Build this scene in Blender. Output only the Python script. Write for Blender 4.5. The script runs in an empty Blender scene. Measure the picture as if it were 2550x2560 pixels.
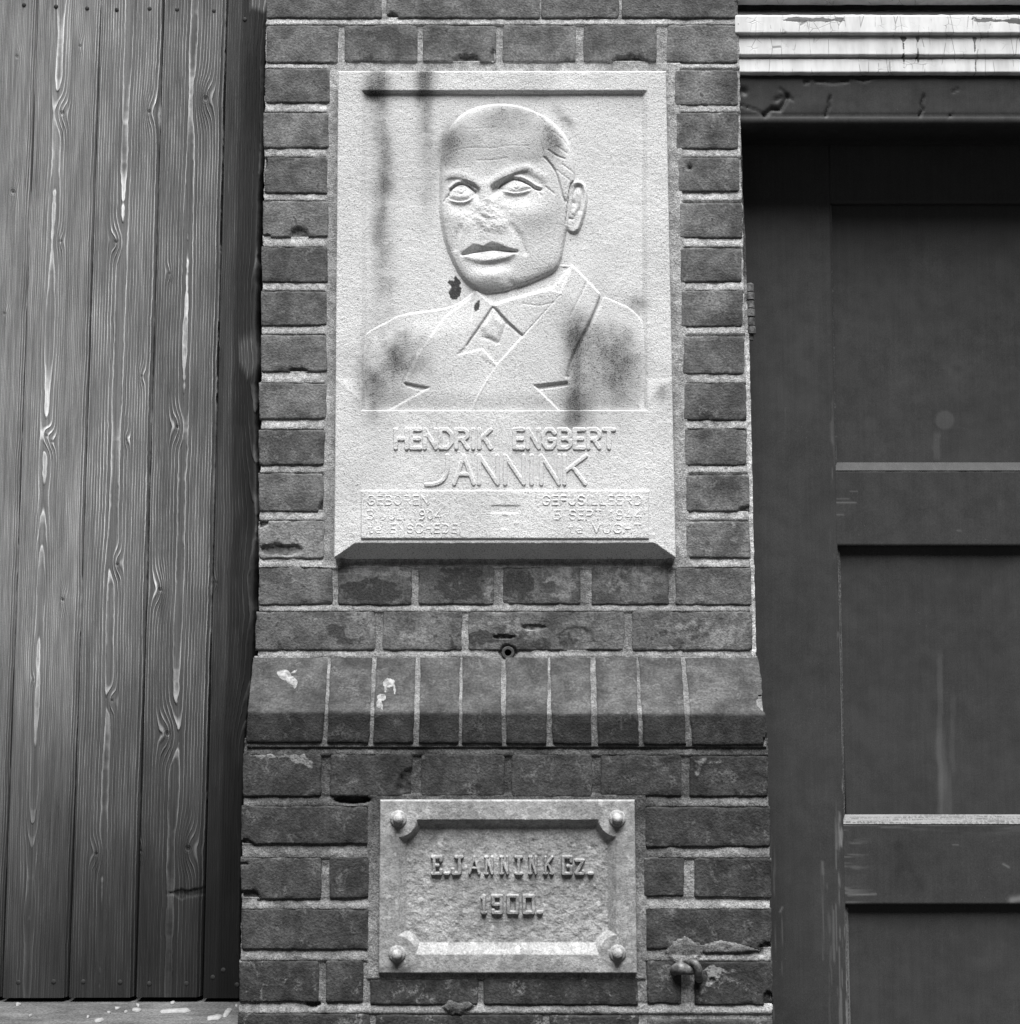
import bpy, math, random
import numpy as np
from mathutils import Vector

# ------------------------------------------------------------------ camera, sky, sun, exposure
sc = bpy.context.scene
F_PX, D, ZC, PITCH = 3640.0, 1.961, 1.15, math.radians(5.9)
cam = bpy.data.cameras.new('camera'); camo = bpy.data.objects.new('camera', cam)
sc.collection.objects.link(camo); sc.camera = camo
camo.location = (0, -D, ZC); camo.rotation_euler = (math.pi/2 + PITCH, 0, 0)
cam.sensor_fit = 'VERTICAL'; cam.sensor_height = 36; cam.sensor_width = 36
cam.lens = F_PX/2560*36; cam.clip_start = 0.05; cam.clip_end = 500
SUN_EL, SUN_AZ = math.radians(67), math.radians(4)
sdir = Vector((math.sin(SUN_AZ)*math.cos(SUN_EL), -math.cos(SUN_AZ)*math.cos(SUN_EL), math.sin(SUN_EL)))
w = bpy.data.worlds.new('World'); sc.world = w; w.use_nodes = True
wn, wl = w.node_tree.nodes, w.node_tree.links
sky = wn.new('ShaderNodeTexSky'); sky.sky_type = 'NISHITA'; sky.sun_disc = False
sky.sun_elevation = SUN_EL; sky.sun_rotation = math.atan2(sdir.x, sdir.y)
sky.air_density = 0.15; sky.dust_density = 0.0
bw = wn.new('ShaderNodeRGBToBW'); wl.new(sky.outputs[0], bw.inputs[0])
wl.new(bw.outputs[0], wn['Background'].inputs[0]); wn['Background'].inputs[1].default_value = 0.05
sun = bpy.data.lights.new('sun', 'SUN'); suno = bpy.data.objects.new('sun', sun); sc.collection.objects.link(suno)
sun.energy = 5.0; sun.angle = math.radians(38); sun.color = (1, 1, 1)
suno.rotation_euler = sdir.to_track_quat('Z', 'Y').to_euler()
vs = sc.view_settings; vs.view_transform = 'Standard'; vs.look = 'None'; vs.gamma = 1; vs.exposure = 0.78
vs.use_curve_mapping = False
sc.cycles.max_bounces = 4; sc.cycles.diffuse_bounces = 3; sc.cycles.glossy_bounces = 2

# ------------------------------------------------------------------ helpers
random.seed(7); RNG = np.random.default_rng(11)
CT, ST = math.cos(PITCH), math.sin(PITCH)
def at(px, py, Y=0.0):
    """point of the vertical plane Y=const behind photograph pixel (px,py)"""
    px = np.asarray(px, float); py = np.asarray(py, float); Y = np.asarray(Y, float)
    v = 1280 - py
    t = (D + Y)/(F_PX*CT - v*ST)
    return (px - 1275)*t, Y + 0*t, ZC + (v*CT + F_PX*ST)*t
def atz(px, py, z):
    v = 1280 - py
    t = (z - ZC)/(v*CT + F_PX*ST)
    return np.array(((px - 1275)*t, (F_PX*CT - v*ST)*t - D, z))
MMPX = D*1000/F_PX            # about one millimetre on the wall = 1/0.539 px

def vnoise(x, y, scale, seed=0):
    x = np.asarray(x, float)/scale + 1000.37*(seed % 17) + 500; y = np.asarray(y, float)/scale + 731.11*(seed % 13) + 500
    xi = np.floor(x).astype(np.int64); yi = np.floor(y).astype(np.int64); fx = x - xi; fy = y - yi
    fx = fx*fx*fx*(fx*(fx*6-15)+10); fy = fy*fy*fy*(fy*(fy*6-15)+10)
    def h(a, b):
        n = (a*374761393 + b*668265263 + seed*974634541) & 0xffffffff
        n = ((n ^ (n >> 13))*1274126177) & 0xffffffff
        return ((n ^ (n >> 16)) & 0xffff)/65535.0
    a = h(xi, yi)*(1-fx) + h(xi+1, yi)*fx; b = h(xi, yi+1)*(1-fx) + h(xi+1, yi+1)*fx
    return (a*(1-fy) + b*fy)*2 - 1
def fbm(x, y, scale, seed=0, oct=4):
    s = 0; a = 1; tot = 0
    for i in range(oct):
        s = s + a*vnoise(x, y, scale/2**i, seed+i*7); tot += a; a *= .55
    return s/tot
def sstep(a, b, x):
    t = np.clip((x-a)/(b-a), 0, 1); return t*t*(3-2*t)
def seg_dist(X, Y, pts, closed=False):
    d = np.full(np.shape(X), 1e9)
    P = list(pts) + ([pts[0]] if closed else [])
    for (x0, y0), (x1, y1) in zip(P[:-1], P[1:]):
        dx, dy = x1-x0, y1-y0; L = dx*dx+dy*dy+1e-9
        t = np.clip(((X-x0)*dx + (Y-y0)*dy)/L, 0, 1)
        d = np.minimum(d, np.hypot(X-x0-t*dx, Y-y0-t*dy))
    return d
def poly_in(X, Y, pts):
    """signed distance, positive inside"""
    d = seg_dist(X, Y, pts, True); ins = np.zeros(np.shape(X), bool)
    n = len(pts); j = n-1
    for i in range(n):
        xi, yi = pts[i]; xj, yj = pts[j]
        c = ((yi > Y) != (yj > Y)) & (X < (xj-xi)*(Y-yi)/(yj-yi+1e-12)+xi)
        ins ^= c; j = i
    return np.where(ins, d, -d)
def spline(pts, closed=False, n=6):
    P = [np.array(p, float) for p in pts]; N = len(P); out = []
    rng = range(N if closed else N-1)
    for i in rng:
        if closed: p0, p1, p2, p3 = P[i-1], P[i], P[(i+1) % N], P[(i+2) % N]
        else: p0, p1, p2, p3 = P[max(i-1, 0)], P[i], P[i+1], P[min(i+2, N-1)]
        for k in range(n):
            t = k/n
            out.append(tuple(.5*((2*p1)+(-p0+p2)*t+(2*p0-5*p1+4*p2-p3)*t*t+(-p0+3*p1-3*p2+p3)*t**3)))
    if not closed: out.append(tuple(P[-1]))
    return out

COL = sc.collection
def link(o, parent=None):
    COL.objects.link(o)
    if parent is not None: o.parent = parent
    return o
def tag(o, label=None, cat=None, group=None, kind=None):
    if label: o['label'] = label
    if cat: o['category'] = cat
    if group: o['group'] = group
    if kind: o['kind'] = kind
    return o
def empty(name, loc=(0, 0, 0)):
    o = bpy.data.objects.new(name, None); COL.objects.link(o); o.location = loc; o.empty_display_size = .05
    return o
def place(o, parent):
    """parent a world-built mesh under an Empty that stands elsewhere"""
    if parent is not None:
        o.parent = parent
        p = parent; off = Vector((0, 0, 0))
        while p is not None: off += p.location; p = p.parent
        o.location = -off
def mesh_np(name, V, Q, mat, parent=None, smooth=True, sharp=None, attrs=None, tri=False):
    me = bpy.data.meshes.new(name); k = 3 if tri else 4
    V = np.asarray(V, np.float32).reshape(-1, 3); Q = np.asarray(Q, np.int32).reshape(-1, k)
    me.vertices.add(len(V)); me.vertices.foreach_set('co', V.ravel())
    me.loops.add(Q.size); me.loops.foreach_set('vertex_index', Q.ravel())
    me.polygons.add(len(Q)); me.polygons.foreach_set('loop_start', np.arange(0, Q.size, k, dtype=np.int32))
    me.update(calc_edges=True)
    for nme, a in (attrs or {}).items():
        at_ = me.attributes.new(nme, 'FLOAT', 'POINT'); at_.data.foreach_set('value', np.asarray(a, np.float32).ravel())
    if smooth:
        me.polygons.foreach_set('use_smooth', np.ones(len(Q), bool))
        if sharp: me.set_sharp_from_angle(angle=math.radians(sharp))
    me.materials.append(mat)
    o = bpy.data.objects.new(name, me); COL.objects.link(o); place(o, parent)
    return o
def grid_quads(ny, nx, mask=None):
    i = np.arange(ny*nx).reshape(ny, nx)
    # vertex rows run down, columns run right: this winding faces -Y
    q = np.stack([i[:-1, :-1], i[1:, :-1], i[1:, 1:], i[:-1, 1:]], -1)
    return q[mask] if mask is not None else q.reshape(-1, 4)
def grid_mesh(name, X, Y, Z, mat, parent=None, mask=None, skirt=None, attrs=None, sharp=None, smooth=True):
    if skirt is not None:
        X = np.pad(X, 1, 'edge'); Z = np.pad(Z, 1, 'edge'); Y = np.pad(Y, 1, constant_values=skirt)
        attrs = {k: np.pad(a, 1, 'edge') for k, a in (attrs or {}).items()}
    ny, nx = X.shape
    V = np.stack([X, Y, Z], -1).reshape(-1, 3); Q = grid_quads(ny, nx, mask)
    if mask is not None:
        used = np.zeros(len(V), bool); used[Q.ravel()] = True
        remap = np.cumsum(used)-1; V = V[used]; Q = remap[Q]
        attrs = {k: np.asarray(a).ravel()[used] for k, a in (attrs or {}).items()}
    return mesh_np(name, V, Q, mat, parent, smooth, sharp, attrs)
def box_mesh(name, x0, x1, y0, y1, z0, z1, mat, parent=None, bev=0.0):
    import bmesh
    bm = bmesh.new(); bmesh.ops.create_cube(bm, size=1)
    for v in bm.verts:
        v.co = Vector((x0+(v.co.x+.5)*(x1-x0), y0+(v.co.y+.5)*(y1-y0), z0+(v.co.z+.5)*(z1-z0)))
    if bev: bmesh.ops.bevel(bm, geom=bm.edges[:], offset=bev, segments=2, affect='EDGES', profile=.6)
    me = bpy.data.meshes.new(name); bm.to_mesh(me); bm.free(); me.materials.append(mat)
    o = bpy.data.objects.new(name, me); COL.objects.link(o); place(o, parent)
    return o

# ------------------------------------------------------------------ materials (all neutral: the photograph is black and white)
class NT:
    def __init__(s, name, rough=.9, spec=.3):
        s.m = bpy.data.materials.new(name); s.m.use_nodes = True
        s.n, s.l = s.m.node_tree.nodes, s.m.node_tree.links
        s.b = s.n['Principled BSDF']; s.b.inputs['Roughness'].default_value = rough
        s.b.inputs['Specular IOR Level'].default_value = spec
        s.pos = s.n.new('ShaderNodeNewGeometry').outputs['Position']
    def put(s, sock, v):
        if hasattr(v, 'links'): s.l.new(v, sock)
        else: sock.default_value = v
    def math(s, op, a, b=0.0, c=None, clamp=False):
        n = s.n.new('ShaderNodeMath'); n.operation = op; n.use_clamp = clamp
        s.put(n.inputs[0], a); s.put(n.inputs[1], b)
        if c is not None: s.put(n.inputs[2], c)
        return n.outputs[0]
    def mul(s, a, b): return s.math('MULTIPLY', a, b)
    def add(s, a, b): return s.math('ADD', a, b)
    def rng(s, v, a, b, c=0.0, d=1.0, smooth=True):
        n = s.n.new('ShaderNodeMapRange'); n.interpolation_type = 'SMOOTHSTEP' if smooth else 'LINEAR'
        s.put(n.inputs[0], v)
        for i, q in zip((1, 2, 3, 4), (a, b, c, d)): s.put(n.inputs[i], q)
        return n.outputs[0]
    def mix(s, f, a, b):
        n = s.n.new('ShaderNodeMix'); n.data_type = 'FLOAT'
        s.put(n.inputs[0], f); s.put(n.inputs[2], a); s.put(n.inputs[3], b)
        return n.outputs[0]
    def scale(s, v):
        n = s.n.new('ShaderNodeVectorMath'); n.operation = 'MULTIPLY'; s.l.new(s.pos, n.inputs[0]); n.inputs[1].default_value = v
        return n.outputs[0]
    def noise(s, sc_, detail=3, rough=.55, vec=None, dist=0.0):
        n = s.n.new('ShaderNodeTexNoise'); s.l.new(vec or s.pos, n.inputs['Vector']); n.inputs['Scale'].default_value = sc_
        n.inputs['Detail'].default_value = detail; n.inputs['Roughness'].default_value = rough; n.inputs['Distortion'].default_value = dist
        return n.outputs[0]
    def voro(s, sc_, feat='F1', vec=None, out=0):
        n = s.n.new('ShaderNodeTexVoronoi'); n.feature = feat; s.l.new(vec or s.pos, n.inputs['Vector']); n.inputs['Scale'].default_value = sc_
        return n.outputs[out]
    def attr(s, name):
        n = s.n.new('ShaderNodeAttribute'); n.attribute_name = name; return n.outputs['Fac']
    def ocol(s):
        n = s.n.new('ShaderNodeObjectInfo'); q = s.n.new('ShaderNodeSeparateColor'); s.l.new(n.outputs['Color'], q.inputs[0])
        return q.outputs
    def bump(s, h, dist, strength=1.0):
        n = s.n.new('ShaderNodeBump'); n.inputs['Distance'].default_value = dist; n.inputs['Strength'].default_value = strength
        s.put(n.inputs['Height'], h); s.l.new(n.outputs[0], s.b.inputs['Normal'])
    def done(s, col):
        if hasattr(col, 'links'):
            c = s.n.new('ShaderNodeCombineColor')
            for i in range(3): s.l.new(col, c.inputs[i])
            s.l.new(c.outputs[0], s.b.inputs['Base Color'])
        else: s.b.inputs['Base Color'].default_value = (col, col, col, 1)
        return s.m

def m_stone():
    t = NT('pale_cast_stone', .95, .1)
    st = t.attr('stain')
    g1 = t.noise(640, 2, .6); g2 = t.noise(330, 2, .6); big = t.noise(9, 2)
    pit = t.rng(t.voro(300), .12, .30, .0, 1)
    pitm = t.rng(g2, .46, .58, 0, 1)
    base = t.mul(t.rng(big, .3, .7, .67, .79), t.rng(g1, .30, .62, .60, 1.06))
    # grime settles grain by grain over a thin grey film
    film = t.mul(base, t.rng(st, .05, .9, 1.0, .42))
    gr = t.rng(t.add(t.mul(st, .8), t.mul(t.add(g1, -.5), 2.8)), .24, 1.10, 0, 1)
    lum = t.mix(t.mul(gr, .96), film, .04)
    lum = t.mul(lum, t.mix(pitm, 1.0, t.mix(pit, .30, 1.0)))
    t.bump(t.add(t.mul(g1, .8), t.mul(g2, .8)), .0012, .7)
    return t.done(lum)
def m_plate():
    t = NT('grey_cast_stone', .9, .25)
    st = t.attr('stain')
    g1 = t.noise(420, 4, .7); g2 = t.noise(110, 3, .6); big = t.noise(20, 3)
    lum = t.mul(t.rng(big, .3, .7, .30, .40), t.rng(g1, .3, .7, .65, 1.25))
    lum = t.mul(lum, t.rng(g2, .3, .7, .75, 1.15))
    fl = t.rng(t.noise(75, 2), .64, .72)
    lum = t.mix(t.mul(fl, .6), lum, .6)
    gr = t.rng(t.add(st, t.mul(t.add(g1, -.5), 1.2)), .15, .9)
    lum = t.mix(t.mul(gr, .9), lum, .08)
    t.bump(t.add(t.mul(g1, .6), g2), .0016, .7)
    return t.done(lum)
def m_brick():
    t = NT('fired_brick', .92, .25)
    c = t.ocol()       # r: tone, g: amount of white bloom, b: amount of black crust
    n1 = t.noise(24, 3, .6); n2 = t.noise(330, 3, .68); n3 = t.noise(85, 3, .6)
    drag = t.noise(1, 2, .6, t.scale((70, 70, 420)))
    lum = t.mul(c[0], t.rng(n1, .30, .70, .60, 1.45))
    lum = t.mul(lum, t.add(t.attr('tone_shade'), 1.0))
    lum = t.mul(lum, t.rng(n2, .3, .72, .68, 1.34))
    lum = t.mul(lum, t.rng(n3, .3, .7, .84, 1.18))
    lum = t.mul(lum, t.rng(drag, .3, .7, .90, 1.10))
    pit = t.rng(t.voro(210), .05, .15); pm = t.rng(t.noise(40, 2), .52, .62)
    pitf = t.mix(pm, 1.0, pit)
    lum = t.mul(lum, t.rng(pitf, 0, 1, .4, 1))
    crust = t.math('MULTIPLY', t.rng(t.noise(30, 5, .65, None, .4), .50, .56), c[2], clamp=True)
    lum = t.mix(t.mul(crust, .9), lum, .04)
    vein = t.rng(t.voro(130, 'DISTANCE_TO_EDGE'), .0, .05, 1, 0)
    lum = t.mix(t.mul(t.mul(crust, vein), .45), lum, .30)
    bloom = t.math('MULTIPLY', t.mul(t.rng(t.noise(38, 5, .7, None, .6), .54, .66), t.rng(n2, .35, .6)), c[1], clamp=True)
    lum = t.mix(bloom, lum, .42)
    pa = t.attr('patch'); pn = t.mul(t.add(n3, -.5), 1.1)
    lum = t.mix(t.mul(t.rng(t.add(t.mul(pa, -1), t.mul(pn, 1.8)), .16, .46), .88), lum, t.mul(.040, t.rng(n2, .3, .7, .7, 1.5)))
    lum = t.mix(t.mul(t.rng(t.add(pa, pn), .20, .50), t.rng(n2, .34, .56, .25, .85)), lum, .30)
    sp = t.rng(t.voro(260), .0, .09, 1, 0); spm = t.rng(t.noise(22, 2), .55, .65)
    lum = t.mix(t.mul(t.mul(sp, spm), .7), lum, .4)
    t.bump(t.add(t.mul(n2, .9), t.mul(n3, .9)), .0018, .75)
    return t.done(lum)
def m_mortar():
    t = NT('lime_mortar', .97, .1)
    tone = t.attr('tone')
    n1 = t.noise(30, 4, .6); n2 = t.noise(480, 4, .7); n3 = t.noise(130, 3, .6)
    lum = t.mul(tone, t.mul(t.rng(n1, .3, .7, .72, 1.2), t.rng(n2, .3, .7, .55, 1.4)))
    lum = t.mul(lum, t.rng(n3, .3, .7, .75, 1.2))
    t.bump(t.add(n2, n3), .0022, .8)
    return t.done(lum)
def m_wood():
    t = NT('weathered_softwood', .78, .3)
    ph, tone, kn, bare = t.attr('phase'), t.attr('tone'), t.attr('knot'), t.attr('contrast')
    f = t.math('FRACT', ph)
    up = t.rng(f, .45, .84, 0, 1); dn = t.rng(f, .86, .985, 1, 0)
    ridge = t.mul(up, dn)
    fib = t.noise(1, 4, .65, t.scale((900, 900, 14))); fib2 = t.noise(1, 3, .6, t.scale((240, 240, 5)))
    wear = t.noise(1, 3, .6, t.scale((40, 40, 9)))
    grit = t.noise(800, 2, .6)
    lum = t.mul(tone, t.add(t.mul(t.mul(ridge, bare), t.rng(wear, .3, .7, .6, 1.6)), .78))
    lum = t.mul(lum, t.rng(t.mul(f, bare), .3, .0, 1.0, .86))
    lum = t.mul(lum, t.mul(t.rng(fib, .25, .75, .60, 1.38), t.rng(fib2, .25, .75, .78, 1.2)))
    lum = t.mul(lum, t.rng(grit, .3, .7, .86, 1.14))
    lum = t.mul(lum, t.mix(t.math('MULTIPLY', kn, 1, clamp=True), 1.0, t.rng(t.math('FRACT', t.mul(kn, 3.3)), .1, .6, .28, 1.15)))
    t.bump(t.add(t.mul(t.mul(ridge, bare), 1.0), t.mul(fib, .35)), .0013, .8)
    return t.done(lum)
def m_paint():
    t = NT('dark_gloss_paint', .42, .15)
    st = t.attr('stain')
    n1 = t.noise(5, 4, .6); n2 = t.noise(700, 3, .7); n3 = t.noise(40, 4, .65)
    lum = t.mul(t.rng(n1, .3, .7, .043, .050), t.rng(n2, .3, .7, .82, 1.18))
    lum = t.mul(lum, t.rng(n3, .3, .7, .95, 1.05))
    sp = t.rng(t.voro(75), .0, .035, 1, 0)
    lum = t.mix(t.mul(sp, .5), lum, .3)
    brush = t.noise(1, 3, .6, t.scale((260, 260, 7)))
    lum = t.mul(lum, t.rng(brush, .3, .7, .95, 1.05))
    chip = t.mul(t.rng(t.voro(1, 'F1', t.scale((230, 230, 120))), .0, .13, 1, 0), t.rng(t.noise(9, 3), .56, .66))
    lum = t.mix(t.mul(chip, .45), lum, .24)
    lum = t.add(lum, t.mul(st, .16))
    t.b.inputs['Roughness'].default_value = .5
    r = t.rng(n3, .3, .7, .42, .62); t.l.new(r, t.b.inputs['Roughness'])
    t.bump(t.add(t.mul(n3, .6), t.mul(brush, .5)), .0006, .6)
    return t.done(t.math('MAXIMUM', lum, .012))
def m_worn():
    t = NT('worn_paint_edge', .7, .3)
    n = t.noise(1, 4, .7, t.scale((300, 300, 12))); n2 = t.noise(1, 4, .7, t.scale((9, 300, 300)))
    st = t.attr('stain')
    f = t.rng(t.add(t.mul(t.math('MAXIMUM', n, n2), 1.0), st), .62, .82)
    t.bump(n, .0006, .6)
    return t.done(t.mix(f, .060, .20))
def m_white():
    t = NT('flaking_white_paint', .55, .35)
    st = t.attr('stain')
    # crackle: mostly upright splits, with a finer net
    ck = t.voro(1, 'DISTANCE_TO_EDGE', t.scale((52, 30, 7)))
    ck2 = t.voro(1, 'DISTANCE_TO_EDGE', t.scale((60, 60, 75)))
    dn = t.noise(30, 4, .6)
    crack = t.math('MAXIMUM', t.mul(t.rng(ck, .0, .022, 1, 0), t.rng(dn, .46, .56)), t.mul(t.rng(ck2, .0, .03, 1, 0), t.rng(t.noise(17, 2), .55, .66)))
    grime = t.noise(1, 4, .6, t.scale((60, 60, 10)))
    lum = t.mul(.70, t.rng(grime, .25, .7, .78, 1.06))
    peel = t.rng(t.add(t.noise(1, 4, .7, t.scale((22, 22, 60))), st), .76, .79)
    wood = t.mul(.14, t.rng(t.noise(1, 4, .6, t.scale((12, 90, 320))), .3, .7, .5, 1.5))
    lum = t.mix(t.mul(crack, .62), lum, .08)
    lum = t.mix(peel, lum, wood)
    t.bump(t.add(t.mul(t.add(t.mul(peel, -1), 1), 1.0), t.mul(crack, -.6)), .0008, .7)
    return t.done(lum)
def m_iron():
    t = NT('rusted_iron', .62, .5); t.b.inputs['Metallic'].default_value = .35
    n = t.noise(180, 4, .65); n2 = t.noise(60, 3)
    t.bump(n, .001, .8)
    return t.done(t.mul(t.rng(n, .3, .7, .07, .22), t.rng(n2, .3, .7, .7, 1.3)))
def m_sill():
    t = NT('worn_bluestone', .85, .3)
    n = t.noise(300, 4, .7); n2 = t.noise(14, 4, .6); n3 = t.noise(1, 3, .6, t.scale((18, 70, 70)))
    lum = t.mul(t.mul(.09, t.rng(n, .3, .7, .6, 1.4)), t.mul(t.rng(n2, .3, .7, .75, 1.3), t.rng(n3, .3, .7, .8, 1.25)))
    t.bump(t.add(n, n2), .0015, .6)
    return t.done(lum)
def m_plain(name, v, rough=.8, ns=200, amp=.25, bump=.0006):
    t = NT(name, rough, .12)
    n = t.noise(ns, 3, .65); t.bump(n, bump, .7)
    return t.done(t.mul(v, t.rng(n, .3, .7, 1-amp, 1+amp)))
STONE, PLATE, BRICK, MORTAR, WOOD = m_stone(), m_plate(), m_brick(), m_mortar(), m_wood()
PAINT, WORN, WHITE, IRON, SILL = m_paint(), m_worn(), m_white(), m_iron(), m_sill()
BLACK = m_plain('shade_black', .012); ASPH = m_plain('asphalt_ground', .03, .9, 60); NAIL = m_plain('nail_iron', .035, .6)  # BLACK: near-black colour painted in for shade in gaps and recesses
JAMB = m_plain('white_putty', .72, .7, 90, .12); DROP = m_plain('bird_lime', .25, .8, 160, .5)
FLAKE = m_plain('paint_flake_white', .28, .7, 150, .2)

# ------------------------------------------------------------------ ground
g = box_mesh('ground', -40, 40, -40, 40, -.3, 0, ASPH); tag(g, kind='structure')

# ------------------------------------------------------------------ brick pier
PL = .085                                    # the plinth stands this far in front of the pier face
YL = -PL + .004                              # face of the courses under the plinth
bx, by, bz = at(1270, 2560, 0)
pier = empty('brick_pier', (0, .05, 0))
tag(pier, 'tall brick pier with splayed plinth between the wooden boards and the dark panelled door', 'brick pier')

BR = []
def brick(x0, y0, x1, y1, Y=0., tone=.15, bloom=.15, crust=0., rough=1., chips=(), xb0=None, xb1=None, depth=.10, patches=(), tone_shade=None):
    """one brick; chips are (px,py,rx,ry,depth mm) bites out of its face"""
    xb0 = x0 if xb0 is None else xb0; xb1 = x1 if xb1 is None else xb1
    sd = int(x0*7+y0*13) % 997; BR.append((x0, y0, x1, y1))
    g_ = 3.0 if patches else 5.0
    nx = max(8, int((x1-x0)/g_)); ny = max(8, int((y1-y0)/g_))
    # denser rows at the arrises
    def axis(n):
        a = np.linspace(0, 1, n); return a
    s = axis(nx); t = axis(ny)
    s = np.unique(np.concatenate([[0, .35*3/(x1-x0), 1.2*3/(x1-x0), 3*3/(x1-x0)], s[1:-1], [1-3*3/(x1-x0), 1-1.2*3/(x1-x0), 1-.35*3/(x1-x0), 1]]))
    t = np.unique(np.concatenate([[0, .35*3/(y1-y0), 1.2*3/(y1-y0), 3*3/(y1-y0)], t[1:-1], [1-3*3/(y1-y0), 1-1.2*3/(y1-y0), 1-.35*3/(y1-y0), 1]]))
    S, T = np.meshgrid(s, t)
    j = [random.uniform(-1.6, 1.6) for _ in range(8)]
    PX = (x0+j[0])*(1-S)*(1-T)+(x1+j[1])*S*(1-T)+(xb0+j[2])*(1-S)*T+(xb1+j[3])*S*T
    PY = (y0+j[4])*(1-S)*(1-T)+(y0+j[5])*S*(1-T)+(y1+j[6])*(1-S)*T+(y1+j[7])*S*T
    # crooked arrises
    e = (1-np.minimum(1, np.minimum(np.minimum(S, 1-S)*(x1-x0), np.minimum(T, 1-T)*(y1-y0))/14))
    PX = PX + e*fbm(PX, PY, 26, sd, 3)*1.7*rough; PY = PY + e*fbm(PX, PY, 30, sd+5, 3)*1.7*rough
    dx = np.minimum(S, 1-S)*(x1-x0); dy = np.minimum(T, 1-T)*(y1-y0)
    r = 5.0
    q = np.clip(1-dx/r, 0, 1)**2.2 + np.clip(1-dy/r, 0, 1)**2.2
    h = -1.3*np.clip(q, 0, 1.4)                                   # mm
    h += .55*rough*fbm(PX, PY, 40, sd+9, 4)
    corner = np.hypot(np.clip(16-dx, 0, 16), np.clip(16-dy, 0, 16))
    h -= 1.0*sstep(16, 24, corner)
    # crumbled places along the lower and upper edge
    cr = sstep(.28, .6, fbm(PX, 0*PX+y0, 34, sd+3, 2)) * np.clip(1-dy/12, 0, 1)
    h -= 1.1*cr*rough
    for (cx, cy, rx, ry, dp) in chips:
        k = ((PX-cx)/rx)**2+((PY-cy)/ry)**2 + .35*fbm(PX, PY, 14, sd+21, 3)
        h -= min(dp, 4.5)*sstep(1.0, .60, k)*(1+.4*fbm(PX, PY, 9, sd+22, 2))
    at_ = {}
    if patches:
        wx = PX+9*fbm(PX, PY, 24, sd+31, 3); wy = PY+9*fbm(PX, PY, 24, sd+32, 3)
        pa = .10*fbm(PX, PY, 30, sd+33, 3)
        for (cx, cy, rx, ry, a_) in patches: pa = pa+a_*sstep(1.25, .65, np.hypot((wx-cx)/rx, (wy-cy)/ry))
        at_['patch'] = np.clip(pa, -1, 1)
    if tone_shade is not None: at_['tone_shade'] = tone_shade(PX, PY)
    X, _, Z = at(PX, PY, Y)
    o = grid_mesh('brick', X, Y-h/1000*1.0, Z, BRICK, pier, skirt=Y+depth, sharp=50, attrs=at_)
    o.color = (tone, bloom, crust, 1)
    return o
def tn(a, b=.27): return a*random.uniform(1-b, 1+b)

UP = .118
for r_, y0, y1, xs in (
    (-2, -205, -62, [(668, 862), (876, 1060), (1072, 1258), (1272, 1456), (1470, 1656), (1668, 1842)]),
    (0, -52, 46, [(665, 954), (965, 1348), (1353, 1548), (1556, 1845)]),
    (1, 62, 156, [(665, 845), (862, 1044), (1057, 1239), (1257, 1440), (1460, 1643), (1668, 1844)])):
    for a, b in xs:
        ch = []
        if r_ == 1 and a == 1057: ch = [(1166, 152, 38, 17, 7), (1232, 138, 7, 16, 3)]
        if r_ == 1 and a == 1460: ch = [(1574, 154, 46, 16, 7)]
        if r_ == 0 and a == 965: ch = [(978, 44, 18, 12, 5)]
        if r_ == 0 and a == 1353: ch = [(1480, 50, 60, 6, 6)]
        brick(a, y0, b, y1, 0, tn(UP*1.1), .22, 0, 1, ch)
LEFT = [(663, 824, 169, 258), (658, 822, 280, 369), (660, 818, 391, 483), (656, 819, 502, 594), (654, 818, 615, 705),
        (653, 817, 726, 814), (651, 816, 836, 930), (647, 815, 956, 1048), (647, 811, 1073, 1163), (647, 809, 1182, 1279), (647, 810, 1301, 1398)]
RIGHT = [(1686, 1844, 174, 263), (1691, 1847, 280, 372), (1695, 1848, 394, 480), (1697, 1855, 507, 595), (1700, 1854, 618, 705),
         (1702, 1857, 726, 818), (1707, 1860, 841, 934), (1708, 1865, 956, 1051), (1711, 1867, 1070, 1165), (1713, 1874, 1188, 1280), (1713, 1876, 1303, 1395)]
LCH = {2: [(662, 405, 8, 20, 8)], 3: [(748, 588, 24, 20, 4), (666, 590, 12, 6, 3)], 6: [(745, 926, 22, 7, 4)], 9: [(806, 1274, 10, 24, 7)], 10: [(700, 1375, 60, 16, 4), (655, 1305, 16, 14, 5)]}
RCH = {2: [(1726, 418, 7, 5, 9)], 9: [(1868, 1276, 20, 10, 4)]}
for i, (a, b, y0, y1) in enumerate(LEFT): brick(a, y0, b, y1, 0, tn(UP*(1.5 if i == 10 else 1)), .7 if i == 10 else .25, 0, 1.6 if i in (2, 10) else 1, LCH.get(i, ()))
for i, (a, b, y0, y1) in enumerate(RIGHT): brick(a, y0, b, y1, 0, tn(UP*1.05), .5 if i in (0, 1, 10) else .3, 0, 1, RCH.get(i, ()), tone_shade=lambda PX, PY, y0=y0, y1=y1, i=i: -.34*sstep(-.12, .18, (PX-1790)/160+(PY-(y0+y1)/2)/150*(1 if i % 3 else -1)+.25*fbm(PX, PY, 40, 200+i, 3))*sstep(1868, 1840, PX))
C13 = {648: [(720, 1450, 22, 40, .28), (800, 1440, 40, 40, .12)], 846: [(930, 1478, 90, 34, -.5), (940, 1428, 90, 14, .42), (1015, 1450, 18, 30, .3)],
       1047: [(1150, 1462, 72, 44, -.5), (1070, 1470, 24, 40, .1), (1222, 1470, 14, 40, .4)], 1257: [(1298, 1464, 42, 40, -.5), (1400, 1460, 60, 44, .40), (1375, 1472, 26, 14, -.55)],
       1480: [(1575, 1450, 95, 40, .30), (1600, 1498, 60, 12, -.12)], 1689: [(1700, 1440, 60, 60, .05)]}
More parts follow.
